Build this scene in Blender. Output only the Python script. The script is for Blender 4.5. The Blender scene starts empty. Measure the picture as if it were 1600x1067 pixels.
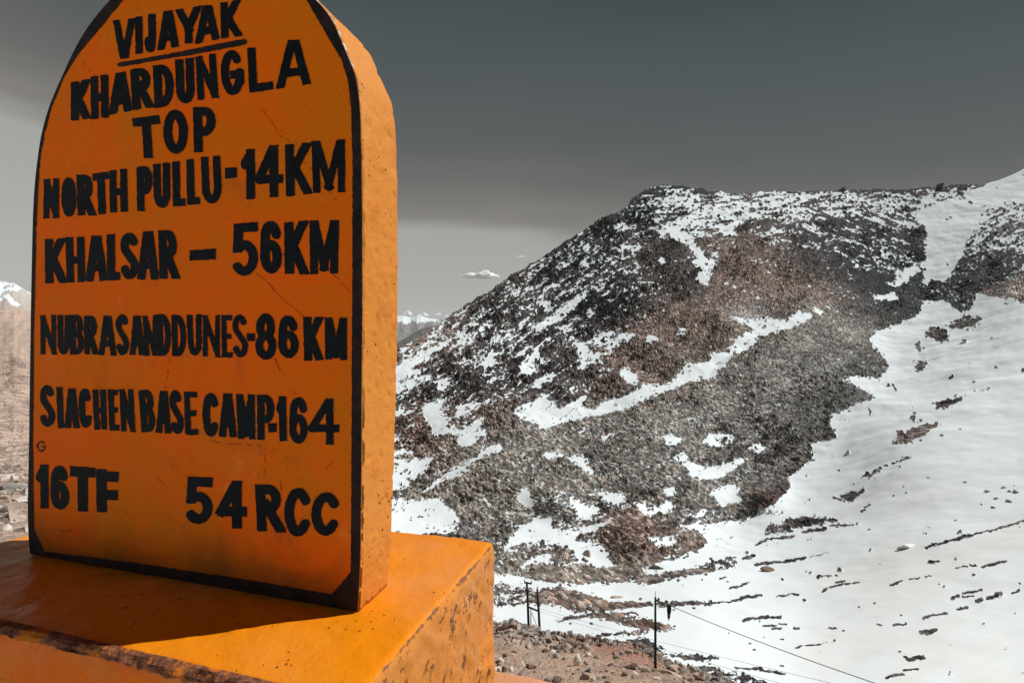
import bpy, bmesh, math, random
import numpy as np
from mathutils import Vector
random.seed(7); RNG = np.random.default_rng(7)
S = bpy.context.scene
COL = S.collection
CZ = 1.45                       # eye height above the ground
F = 850.0                       # focal length in photo pixels (1600 wide)
CX, HY = 800.0, 515.0           # horizon row in the photo

# ------------------------------------------------------------------ camera, sky, sun, exposure
cam = bpy.data.cameras.new('camera'); camo = bpy.data.objects.new('camera', cam); COL.objects.link(camo)
camo.location = (0, 0, CZ); camo.rotation_euler = (math.radians(90), 0, 0)
cam.sensor_width = 36; cam.lens = 36 * F / 1600; cam.shift_y = -18.5 / 1600
cam.clip_start = 0.05; cam.clip_end = 60000
S.camera = camo
SUN_EL = math.radians(47); SUN_H = Vector((0.962, 0.272, 0)).normalized()
sun_dir = Vector((SUN_H.x * math.cos(SUN_EL), SUN_H.y * math.cos(SUN_EL), math.sin(SUN_EL)))
sl = bpy.data.lights.new('sun', 'SUN'); sl.energy = 4.6; sl.angle = math.radians(0.5); sl.color = (1.0, 0.975, 0.935)
so = bpy.data.objects.new('sun', sl); COL.objects.link(so)
so.rotation_euler = (-sun_dir).to_track_quat('-Z', 'Y').to_euler()
S.view_settings.view_transform = 'Standard'; S.view_settings.look = 'None'
S.view_settings.exposure = 0.0; S.view_settings.gamma = 1.0
S.cycles.max_bounces = 64; S.cycles.diffuse_bounces = 4

W = bpy.data.worlds.new('World'); S.world = W; W.use_nodes = True
wn = W.node_tree.nodes; wl = W.node_tree.links
bg = wn['Background']; bg.inputs['Strength'].default_value = 0.1
sky = wn.new('ShaderNodeTexSky'); sky.sky_type = 'NISHITA'; sky.sun_disc = False
sky.sun_elevation = SUN_EL; sky.sun_rotation = math.atan2(SUN_H.x, SUN_H.y); sky.altitude = 5300
hsv = wn.new('ShaderNodeHueSaturation'); hsv.inputs['Saturation'].default_value = 0.0
wl.new(sky.outputs[0], hsv.inputs['Color'])
tc = wn.new('ShaderNodeTexCoord'); sep = wn.new('ShaderNodeSeparateXYZ'); wl.new(tc.outputs['Generated'], sep.inputs[0])
# soft streaky upper edge of the bright low band of sky
nz = wn.new('ShaderNodeTexNoise'); nz.inputs['Scale'].default_value = 3.0; nz.inputs['Detail'].default_value = 4
mp = wn.new('ShaderNodeMapping'); mp.inputs['Scale'].default_value = (1, 1, 9)
wl.new(tc.outputs['Generated'], mp.inputs[0]); wl.new(mp.outputs[0], nz.inputs['Vector'])
m1 = wn.new('ShaderNodeMath'); m1.operation = 'MULTIPLY_ADD'; m1.inputs[1].default_value = 0.05; wl.new(nz.outputs['Fac'], m1.inputs[0])
wl.new(sep.outputs['Z'], m1.inputs[2])
# bright band reaches higher towards the left (west)
m2 = wn.new('ShaderNodeMath'); m2.operation = 'MULTIPLY_ADD'; m2.inputs[1].default_value = 0.24
m3 = wn.new('ShaderNodeMath'); m3.operation = 'ADD'; m3.inputs[1].default_value = 0.2; wl.new(sep.outputs['X'], m3.inputs[0])
m4 = wn.new('ShaderNodeMath'); m4.operation = 'MINIMUM'; m4.inputs[1].default_value = 0.0; wl.new(m3.outputs[0], m4.inputs[0]); m5 = wn.new('ShaderNodeMath'); m5.operation = 'MAXIMUM'; m5.inputs[1].default_value = 0.0; wl.new(sep.outputs['X'], m5.inputs[0])
m6 = wn.new('ShaderNodeMath'); m6.operation = 'MULTIPLY_ADD'; m6.inputs[1].default_value = 0.6; wl.new(m5.outputs[0], m6.inputs[0]); wl.new(m4.outputs[0], m6.inputs[2]); wl.new(m6.outputs[0], m2.inputs[0]); wl.new(m1.outputs[0], m2.inputs[2])
ramp = wn.new('ShaderNodeValToRGB'); wl.new(m2.outputs[0], ramp.inputs[0])
SKY_STOPS = [(0.0, (0.43, 0.43, 0.41)), (0.19, (0.36, 0.365, 0.345)), (0.225, (0.215, 0.205, 0.183)), (0.285, (0.136, 0.134, 0.128)),
             (0.36, (0.090, 0.100, 0.102)), (0.50, (0.060, 0.078, 0.083)), (0.66, (0.025, 0.031, 0.036)), (1.0, (0.016, 0.020, 0.025))]
cr = ramp.color_ramp
while len(cr.elements) < len(SKY_STOPS): cr.elements.new(0.5)
for e, (p, c) in zip(cr.elements, SKY_STOPS): e.position = p; e.color = (*c, 1)
mulc = wn.new('ShaderNodeMix'); mulc.data_type = 'RGBA'; mulc.blend_type = 'MIX'; mulc.inputs['Factor'].default_value = 0.03
vm = wn.new('ShaderNodeVectorMath'); vm.operation = 'SCALE'; vm.inputs['Scale'].default_value = 10.0   # background strength is 0.1
wl.new(ramp.outputs[0], vm.inputs[0])
wl.new(vm.outputs[0], mulc.inputs['A']); wl.new(hsv.outputs[0], mulc.inputs['B'])
wl.new(mulc.outputs['Result'], bg.inputs['Color'])

# ------------------------------------------------------------------ helpers
def unp(px, py, Y):
    px = np.asarray(px, float); py = np.asarray(py, float); Y = np.asarray(Y, float)
    return np.stack([(px - CX) / F * Y, Y + 0 * px, (HY - py) / F * Y + CZ], -1)

def hash2(ix, iy, seed):
    h = (ix.astype(np.int64) * 374761393 + iy.astype(np.int64) * 668265263 + seed * 1442695041) & 0xFFFFFFFF
    h = ((h ^ (h >> 13)) * 1274126177) & 0xFFFFFFFF
    h = h ^ (h >> 16)
    return (h & 0xFFFFFF) / float(0xFFFFFF)

def vnoise(x, y, seed=0):
    ix = np.floor(x); iy = np.floor(y); fx = x - ix; fy = y - iy
    fx = fx * fx * (3 - 2 * fx); fy = fy * fy * (3 - 2 * fy)
    a = hash2(ix, iy, seed); b = hash2(ix + 1, iy, seed); c = hash2(ix, iy + 1, seed); d = hash2(ix + 1, iy + 1, seed)
    return (a * (1 - fx) + b * fx) * (1 - fy) + (c * (1 - fx) + d * fx) * fy

def fbm(x, y, seed=0, octv=4):
    s = 0; a = 0.5; t = 0
    for k in range(octv):
        s = s + a * vnoise(x * 2 ** k, y * 2 ** k, seed + 17 * k); t += a; a *= 0.55
    return s / t

def cells(x, y, size, seed):
    """boulder field: height 0..1 and a random id value per nearest cell"""
    x = x / size; y = y / size
    ix = np.floor(x); iy = np.floor(y)
    best = np.full(x.shape, 9.0); rid = np.zeros(x.shape); hh = np.zeros(x.shape)
    for dx in (-1, 0, 1):
        for dy in (-1, 0, 1):
            cx = ix + dx; cy = iy + dy
            jx = cx + 0.15 + 0.7 * hash2(cx, cy, seed); jy = cy + 0.15 + 0.7 * hash2(cx, cy, seed + 5)
            r = 0.35 + 0.45 * hash2(cx, cy, seed + 9)
            ang = 6.28 * hash2(cx, cy, seed + 3); tx = np.cos(ang); ty = np.sin(ang)
            ddx = x - jx; ddy = y - jy
            u = ddx * tx + ddy * ty; v = (-ddx * ty + ddy * tx) * 1.5
            d = np.maximum(np.abs(u) * 0.95, np.maximum(np.abs(v), 0.72 * (np.abs(u) + np.abs(v)))) / r
            h = np.clip(1.0 - d, 0, 1) ** 0.4 * (0.75 + 0.75 * u / r) * (0.4 + 0.6 * hash2(cx, cy, seed + 21))
            m = h > hh
            hh = np.where(m, h, hh)
            md = d < best
            best = np.where(md, d, best); rid = np.where(md, hash2(cx, cy, seed + 33), rid)
    return hh, rid

def link(me, name, mat, parent=None):
    o = bpy.data.objects.new(name, me); COL.objects.link(o)
    if mat is not None and not me.materials: me.materials.append(mat)
    if parent is not None: o.parent = parent
    return o

def tag(o, label=None, cat=None, group=None, kind=None):
    if label: o['label'] = label
    if cat: o['category'] = cat
    if group: o['group'] = group
    if kind: o['kind'] = kind
    return o

def np_mesh(name, V, faces4, smooth=True, attrs=None):
    me = bpy.data.meshes.new(name)
    n = len(V); m = len(faces4)
    me.vertices.add(n); me.vertices.foreach_set('co', np.asarray(V, np.float32).ravel())
    k = faces4.shape[1]
    me.loops.add(m * k); me.loops.foreach_set('vertex_index', faces4.astype(np.int32).ravel())
    me.polygons.add(m); me.polygons.foreach_set('loop_start', (np.arange(m) * k).astype(np.int32))
    me.polygons.foreach_set('loop_total', np.full(m, k, np.int32))
    sm = np.full(m, bool(smooth)) if np.isscalar(smooth) else smooth
    me.polygons.foreach_set('use_smooth', sm)
    for an, (typ, arr) in (attrs or {}).items():
        at = me.attributes.new(an, typ, 'POINT')
        if typ == 'FLOAT': at.data.foreach_set('value', np.asarray(arr, np.float32).ravel())
        else: at.data.foreach_set('color', np.asarray(arr, np.float32).ravel())
    me.update(calc_edges=True); me.validate()
    return me

def grid_faces(nr, nc):
    i = np.arange(nr - 1)[:, None] * nc + np.arange(nc - 1)[None, :]
    return np.stack([i, i + nc, i + nc + 1, i + 1], -1).reshape(-1, 4)

def grid_normals(P):
    du = np.gradient(P, axis=1); dv = np.gradient(P, axis=0)
    n = np.cross(dv, du); n /= np.linalg.norm(n, axis=-1, keepdims=True) + 1e-12
    n[n[..., 2] < 0] *= -1
    return n

def raster(polys, x0, y0, w, h, base, blur=1):
    """list of (value, [(px,py)...]) painted in order into a grid of one cell per photo pixel"""
    A = np.full((h, w), float(base))
    yy, xx = np.mgrid[0:h, 0:w]; xx = xx + x0 + 0.5; yy = yy + y0 + 0.5
    for val, pts in polys:
        p = np.array(pts, float)
        a0 = int(max(0, p[:, 0].min() - x0 - 1)); a1 = int(min(w, p[:, 0].max() - x0 + 2))
        b0 = int(max(0, p[:, 1].min() - y0 - 1)); b1 = int(min(h, p[:, 1].max() - y0 + 2))
        if a1 <= a0 or b1 <= b0: continue
        X = xx[b0:b1, a0:a1]; Y = yy[b0:b1, a0:a1]; ins = np.zeros(X.shape, bool)
        q = np.roll(p, -1, 0)
        for (ax, ay), (bx, by) in zip(p, q):
            if ay == by: continue
            c = ((ay > Y) != (by > Y)) & (X < (bx - ax) * (Y - ay) / (by - ay) + ax)
            ins ^= c
        A[b0:b1, a0:a1][ins] = val
    for _ in range(blur):
        for ax in (0, 1):
            P_ = np.pad(A, [(1, 1) if k == ax else (0, 0) for k in (0, 1)], mode='edge')
            A = (np.take(P_, range(0, A.shape[ax]), ax) + A + np.take(P_, range(2, A.shape[ax] + 2), ax)) / 3
    return A

def sample(A, x0, y0, x, y):
    h, w = A.shape
    fx = np.clip(x - x0 - 0.5, 0, w - 1.001); fy = np.clip(y - y0 - 0.5, 0, h - 1.001)
    ix = fx.astype(int); iy = fy.astype(int); tx = fx - ix; ty = fy - iy
    return (A[iy, ix] * (1 - tx) + A[iy, ix + 1] * tx) * (1 - ty) + (A[iy + 1, ix] * (1 - tx) + A[iy + 1, ix + 1] * tx) * ty

# ------------------------------------------------------------------ materials
class NT:
    def __init__(self, name, rough=0.9, spec=0.3):
        self.m = bpy.data.materials.new(name); self.m.use_nodes = True
        self.n = self.m.node_tree.nodes; self.l = self.m.node_tree.links
        self.b = self.n['Principled BSDF']; self.b.inputs['Roughness'].default_value = rough
        self.b.inputs['Specular IOR Level'].default_value = spec
        self.co = self.n.new('ShaderNodeTexCoord').outputs['Object']
    def put(self, sock, v):
        if hasattr(v, 'is_linked') or isinstance(v, bpy.types.NodeSocket): self.l.new(v, sock)
        elif isinstance(v, tuple): sock.default_value = (*v, 1) if len(v) == 3 else v
        else: sock.default_value = v
    def noise(self, scale, detail=4, rough=0.6, stretch=None, dist=0, vec=None):
        t = self.n.new('ShaderNodeTexNoise'); t.inputs['Scale'].default_value = scale; t.inputs['Detail'].default_value = detail
        t.inputs['Roughness'].default_value = rough; t.inputs['Distortion'].default_value = dist
        v = vec or self.co
        if stretch:
            mp = self.n.new('ShaderNodeMapping'); mp.inputs['Scale'].default_value = stretch; self.l.new(v, mp.inputs[0]); v = mp.outputs[0]
        self.l.new(v, t.inputs['Vector']); return t.outputs['Fac']
    def vor(self, scale, feature='F1', out='Distance', stretch=None):
        t = self.n.new('ShaderNodeTexVoronoi'); t.feature = feature; t.inputs['Scale'].default_value = scale
        v = self.co
        if stretch:
            mp = self.n.new('ShaderNodeMapping'); mp.inputs['Scale'].default_value = stretch; self.l.new(v, mp.inputs[0]); v = mp.outputs[0]
        self.l.new(v, t.inputs['Vector']); return t.outputs[out]
    def ss(self, v, a, b, lo=0.0, hi=1.0):
        t = self.n.new('ShaderNodeMapRange'); t.interpolation_type = 'SMOOTHSTEP'
        self.put(t.inputs['Value'], v); t.inputs['From Min'].default_value = a; t.inputs['From Max'].default_value = b
        t.inputs['To Min'].default_value = lo; t.inputs['To Max'].default_value = hi; return t.outputs['Result']
    def math(self, op, a, b=0.0, c=0.0):
        t = self.n.new('ShaderNodeMath'); t.operation = op
        for s, v in zip(t.inputs, (a, b, c)): self.put(s, v)
        return t.outputs[0]
    def mix(self, f, a, b, mode='MIX'):
        t = self.n.new('ShaderNodeMix'); t.data_type = 'RGBA'; t.blend_type = mode
        self.put(t.inputs['Factor'], f); self.put(t.inputs['A'], a); self.put(t.inputs['B'], b); return t.outputs['Result']
    def attr(self, name, out='Fac'):
        t = self.n.new('ShaderNodeAttribute'); t.attribute_name = name; return t.outputs[out]
    def sepz(self):
        t = self.n.new('ShaderNodeSeparateXYZ'); self.l.new(self.co, t.inputs[0]); return t.outputs
    def bump(self, h, strength, dist, normal=None):
        t = self.n.new('ShaderNodeBump'); t.inputs['Strength'].default_value = strength; t.inputs['Distance'].default_value = dist
        self.put(t.inputs['Height'], h)
        if normal is not None: self.l.new(normal, t.inputs['Normal'])
        return t.outputs[0]
    def done(self, col=None, rough=None, normal=None):
        if col is not None: self.put(self.b.inputs['Base Color'], col)
        if rough is not None: self.put(self.b.inputs['Roughness'], rough)
        if normal is not None: self.l.new(normal, self.b.inputs['Normal'])
        return self.m

# terrain: attributes 'snow' (amount) and 'tint' (rock colour)
def terrain_mat(name, scale=1.0):
    t = NT(name, 0.95, 0.15)
    sn = t.attr('snow'); tint = t.attr('tint', 'Color')
    fine = t.noise(0.9 * scale, 5, 0.75)
    grit = t.noise(3.0 * scale, 3, 0.8)
    rock = t.mix(1.0, tint, t.mix(t.ss(fine, 0.25, 0.75), (0.45, 0.45, 0.46), (1.6, 1.55, 1.5)), 'MULTIPLY')
    f = t.ss(t.math('ADD', sn, t.math('MULTIPLY', t.math('SUBTRACT', grit, 0.5), 0.25)), 0.38, 0.60)
    snowc = t.mix(t.attr('dust'), (0.745, 0.81, 0.835), (0.71, 0.705, 0.685))
    col = t.mix(f, rock, snowc)
    bh = t.math('MULTIPLY', t.math('SUBTRACT', 1.0, f), t.math('ADD', fine, t.math('MULTIPLY', grit, 0.5)))
    return t.done(col, None, t.bump(bh, 0.9, 0.9 / scale))

M_mtn = terrain_mat('rock_and_snow')
M_near = terrain_mat('scree_dirt', 5.0)

def orange_mat(name, base, alt, deep, dirtamt=0.5, rough=0.42, pits=0.3, bumps=0.5, wear=False, foot_z=None, dusty=False, spec=0.12):
    t = NT(name, rough, spec)
    big = t.noise(4.0, 4, 0.6); mid = t.noise(14, 5, 0.65); fine = t.noise(90, 4, 0.7)
    col = t.mix(t.ss(big, 0.35, 0.68), base, alt)
    col = t.mix(t.ss(mid, 0.5, 0.8, 0, 0.55), col, deep)
    if dusty:
        col = t.mix(t.ss(t.noise(3.2, 5, 0.6), 0.46, 0.68, 0, 0.38), col, (0.74, 0.33, 0.13))
        fr_ = t.attr('front'); col = t.mix(fr_, col, t.mix(t.ss(t.noise(9, 5, 0.6), 0.35, 0.7), (0.78, 0.150, 0.006), (0.72, 0.185, 0.02)))  # front wall redder: its warm bounced shade is put into the colour
        vs = t.vor(150); col = t.mix(t.math('MULTIPLY', t.ss(vs, 0.05, 0.10, 1, 0), t.ss(t.noise(16, 2), 0.58, 0.66)), col, (0.9, 0.75, 0.6))  # pale specks paint gloss sparkles into the colour
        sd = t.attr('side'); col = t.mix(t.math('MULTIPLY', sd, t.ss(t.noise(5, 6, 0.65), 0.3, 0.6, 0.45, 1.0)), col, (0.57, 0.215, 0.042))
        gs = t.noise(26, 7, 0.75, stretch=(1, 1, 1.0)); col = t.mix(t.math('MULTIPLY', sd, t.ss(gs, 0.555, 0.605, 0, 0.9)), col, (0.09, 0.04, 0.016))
    if foot_z is not None:
        sc = t.noise(6, 7, 0.75, dist=0.8); col = t.mix(t.ss(sc, 0.58, 0.72, 0, 0.5), col, (0.85, 0.24, 0.05))
        sw = t.noise(5, 6, 0.7, stretch=(1, 1, 3.5)); col = t.mix(t.ss(sw, 0.52, 0.7, 0, 0.45), col, (0.55, 0.14, 0.004))
        ds = t.vor(55); col = t.mix(t.math('MULTIPLY', t.ss(ds, 0.04, 0.11, 1, 0), t.ss(t.noise(4, 2), 0.5, 0.6, 0, 0.8)), col, (0.12, 0.03, 0.01))
    # grime: thin dark stains with ragged outline
    st = t.noise(7, 8, 0.72, dist=0.6)
    col = t.mix(t.ss(st, 0.56, 0.70, 0, dirtamt), col, (0.10, 0.055, 0.02))
    # small pits and specks
    v = t.vor(70); sp = t.math('MULTIPLY', t.ss(v, 0.10, 0.20, 1, 0), t.ss(t.noise(9, 3), 0.5, 0.62))
    col = t.mix(t.math('MULTIPLY', sp, pits), col, (0.05, 0.022, 0.012))
    v2 = t.vor(23, stretch=(1, 1, 0.6)); sp2 = t.math('MULTIPLY', t.ss(v2, 0.06, 0.16, 1, 0), t.ss(t.noise(5, 3), 0.52, 0.6))
    col = t.mix(t.math('MULTIPLY', sp2, pits * 0.7), col, (0.09, 0.04, 0.02))
    if foot_z is not None:
        z = t.sepz()[2]; zz = t.math('ADD', z, t.math('MULTIPLY', t.math('SUBTRACT', st, 0.5), 0.16))
        col = t.mix(t.ss(zz, foot_z, foot_z + 0.12, 0.85, 0), col, (0.085, 0.05, 0.012))  # darker olive brown towards the foot, with a ragged edge
    if wear:
        w = t.attr('wear'); ww = t.math('ADD', w, t.math('MULTIPLY', t.math('SUBTRACT', t.noise(30, 6, 0.7), 0.5), 1.1))
        f = t.ss(ww, 0.62, 0.74)
        conc = t.mix(t.noise(60, 4), (0.09, 0.038, 0.018), (0.30, 0.14, 0.07))
        col = t.mix(f, col, conc)
    h = t.math('ADD', t.math('MULTIPLY', mid, 1.0), t.math('ADD', t.math('MULTIPLY', fine, 0.25), t.math('MULTIPLY', t.math('ADD', sp, sp2), -0.9 * pits)))
    rg = t.ss(mid, 0.3, 0.8, rough - 0.1, rough + 0.2)
    return t.done(col, rg, t.bump(h, bumps, 0.006))

M_face = orange_mat(name='orange_face_paint', spec=0.04, base=(0.80, 0.116, 0.003), alt=(0.62, 0.145, 0.003), deep=(0.82, 0.130, 0.008), dirtamt=0.3, rough=0.5, pits=0.15, bumps=0.35, foot_z=CZ - 0.47)
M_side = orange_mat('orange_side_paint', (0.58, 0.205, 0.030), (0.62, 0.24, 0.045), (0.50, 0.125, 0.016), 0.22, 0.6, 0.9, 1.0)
M_plinth = orange_mat('orange_plinth_paint', (0.74, 0.225, 0.003), (0.76, 0.25, 0.02), (0.74, 0.235, 0.01), 0.12, 0.34, 0.6, 0.7, wear=True, dusty=True)
M_step = orange_mat('dusty_step_paint', (0.60, 0.27, 0.13), (0.64, 0.33, 0.19), (0.60, 0.24, 0.09), 0.12, 0.6, 0.5, 0.6)
def black_paint(name, c1, c2, rough=0.5, spec=0.2):
    t = NT(name, rough, spec)
    return t.done(t.mix(t.ss(t.noise(40, 5, 0.7), 0.35, 0.75), c1, c2), None, t.bump(t.noise(160, 3), 0.3, 0.002))
M_letter = black_paint('black_lettering_paint', (0.0015, 0.0025, 0.004), (0.006, 0.008, 0.011), 0.6, 0.12)
M_border = black_paint('brown_black_border_paint', (0.006, 0.004, 0.004), (0.032, 0.013, 0.010), 0.7)
M_crack = black_paint('crack_dirt', (0.40, 0.07, 0.006), (0.26, 0.045, 0.006), 0.9)
M_stamp = black_paint('faded_mark', (0.03, 0.02, 0.015), (0.12, 0.05, 0.02), 0.8)
t = NT('bare_plaster', 0.9, 0.2); M_chip = t.done(t.mix(t.ss(t.noise(60, 4), 0.42, 0.52), (0.62, 0.56, 0.48), (0.45, 0.17, 0.05)))
t = NT('broken_concrete', 0.95, 0.2)
M_conc = t.done(t.mix(t.ss(t.noise(22, 5, 0.7), 0.5, 0.58, 0, 0.8), t.mix(t.ss(t.noise(60, 6, 0.7), 0.3, 0.7), (0.045, 0.016, 0.011), (0.32, 0.12, 0.06)), (0.62, 0.17, 0.01)), None, t.bump(t.noise(80, 5), 0.8, 0.01))
t = NT('dark_pole_wood', 0.8, 0.3); M_pole = t.done(t.mix(t.noise(3, 5, stretch=(6, 6, 0.6)), (0.010, 0.011, 0.013), (0.03, 0.03, 0.032)))
t = NT('cable_rubber', 0.6, 0.3); M_wire = t.done((0.03, 0.03, 0.032))
t = NT('porcelain', 0.3, 0.5); M_insul = t.done((0.05, 0.045, 0.045))
t = NT('dark_rag', 0.95, 0.1); M_rag = t.done(t.mix(t.noise(8, 4), (0.015, 0.017, 0.018), (0.05, 0.05, 0.05)))
def rock_mat(name, a, b, sc):
    t = NT(name, 0.92, 0.2)
    n = t.noise(sc, 6, 0.7)
    return t.done(t.mix(t.ss(n, 0.3, 0.7), a, b), None, t.bump(t.math('ADD', n, t.math('MULTIPLY', t.noise(sc * 5, 3), 0.4)), 0.6, 0.25 / sc))
M_rock_tan = rock_mat('tan_rock', (0.33, 0.26, 0.21), (0.54, 0.44, 0.37), 2.5)
M_rock_grey = rock_mat('grey_rock', (0.16, 0.158, 0.155), (0.40, 0.375, 0.35), 2.5)
M_rock_brown = rock_mat('brown_rock', (0.11, 0.07, 0.055), (0.25, 0.165, 0.135), 2.5)
M_rock_pale = rock_mat('pale_rock', (0.48, 0.41, 0.36), (0.74, 0.69, 0.65), 5)
M_rock_dark = rock_mat('dark_rock', (0.03, 0.032, 0.036), (0.10, 0.095, 0.09), 1.0)
t = NT('snow_cap', 0.9, 0.2); M_snow = t.done((0.82, 0.85, 0.865), None, t.bump(t.noise(3, 4), 0.3, 0.2))

# ------------------------------------------------------------------ the mountainside: valley, hill and right-hand snow slope
CTRL = [(620,545,400),(620,700,290),(620,850,200),(620,1000,110),(700,497,460),(800,430,530),(900,368,590),(1035,290,680),(1150,300,760),
 (1250,299,820),(1350,297,860),(1450,292,840),(1530,288,830),(1600,263,830),(1700,215,830),(1850,150,820),(2050,60,800),(1800,330,640),
 (850,670,300),(1000,625,335),(1150,545,410),(1270,495,480),(1100,440,560),(900,520,460),(1250,400,650),(1440,440,640),(1400,560,460),(1500,380,690),(1600,390,590),
 (1300,650,370),(1240,745,295),(1050,750,265),(900,800,235),(1150,815,255),(770,700,275),(800,880,195),(950,890,195),(1100,890,188),
 (800,950,140),(950,960,130),(1100,960,128),(1000,1060,85),(800,1060,85),(1600,470,450),(1600,600,300),(1600,700,226),(1600,800,173),
 (1600,900,134),(1600,1060,92),(1400,700,265),(1400,800,205),(1400,900,150),(1400,1060,92),(1250,900,172),(1250,1060,95),(1500,440,590),
 (1500,600,335),(1700,1100,80),(1850,600,222),(1850,1000,97),(2050,600,180),(2050,1000,84),(480,800,205),(480,1000,105),(480,660,310),(300,700,330),(300,850,200),(300,1000,110)]
c = np.array(CTRL, float); cx = c[:, 0] / 400; cy = c[:, 1] / 400; cv = np.log(c[:, 2])
def tps(r2): return np.where(r2 > 1e-9, 0.5 * r2 * np.log(r2 + 1e-12), 0)
K = tps((cx[:, None] - cx) ** 2 + (cy[:, None] - cy) ** 2) + np.eye(len(c)) * 0.02
Pm = np.stack([np.ones(len(c)), cx, cy], 1)
A_ = np.block([[K, Pm], [Pm.T, np.zeros((3, 3))]])
sol = np.linalg.solve(A_, np.concatenate([cv, np.zeros(3)]))
BUMPS = [(985,832,42,36,-13),(1195,772,36,30,-14),(870,778,36,26,-9),(1075,838,24,14,-4),(1130,715,20,14,-3),(900,930,50,16,-2.5),(1010,970,55,13,-2.0),
         (1250,610,110,70,-10),(1000,700,120,60,-6),(800,740,110,50,-6),(1060,520,60,60,-6),(1180,440,60,70,6),(930,450,60,60,-5),(760,560,60,30,-4)]
def depth(px, py):
    x = px / 400; y = py / 400
    s = sol[-3] + sol[-2] * x + sol[-1] * y
    for k in range(len(c)): s = s + sol[k] * tps((x - cx[k]) ** 2 + (y - cy[k]) ** 2)
    Y = np.exp(s)
    for bx, by, rx, ry, a in BUMPS:
        Y = Y + a * np.exp(-((px - bx) / rx) ** 2 - ((py - by) / ry) ** 2)
    # the ledge: surface steps back just above the snowy path
    lx = [805, 881, 951, 1006, 1062, 1107, 1147, 1203, 1262]; ly = [650, 663, 644, 627, 602, 590, 551, 520, 500]
    ed = py - np.interp(px, lx, ly)
    w = np.exp(-np.clip((px - 1150) / 130, 0, 9) ** 2) * np.exp(-np.clip((860 - px) / 50, 0, 9) ** 2)
    Y = Y + w * (7.0 / (1 + np.exp(np.clip(ed / 3.0, -30, 30))) * np.exp(-np.clip(-ed / 45, 0, 9)) )
    return Y

RIDGE = np.array([(250,655),(380,625),(480,598),(560,571),(620,545),(660,525),(700,497),(740,469),(770,450),(800,430),(830,412),(850,400),(900,368),(930,347),(945,340),(975,326),
 (990,309),(1003,300),(1020,292),(1035,289),(1060,292),(1100,297),(1150,302),(1200,300),(1250,299),(1300,299),(1350,297),(1400,297),(1450,292),(1480,291),(1530,289),(1560,282),(1580,274),(1600,264),(1650,240),(1700,215),(1850,150),(2050,70)], float)

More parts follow.
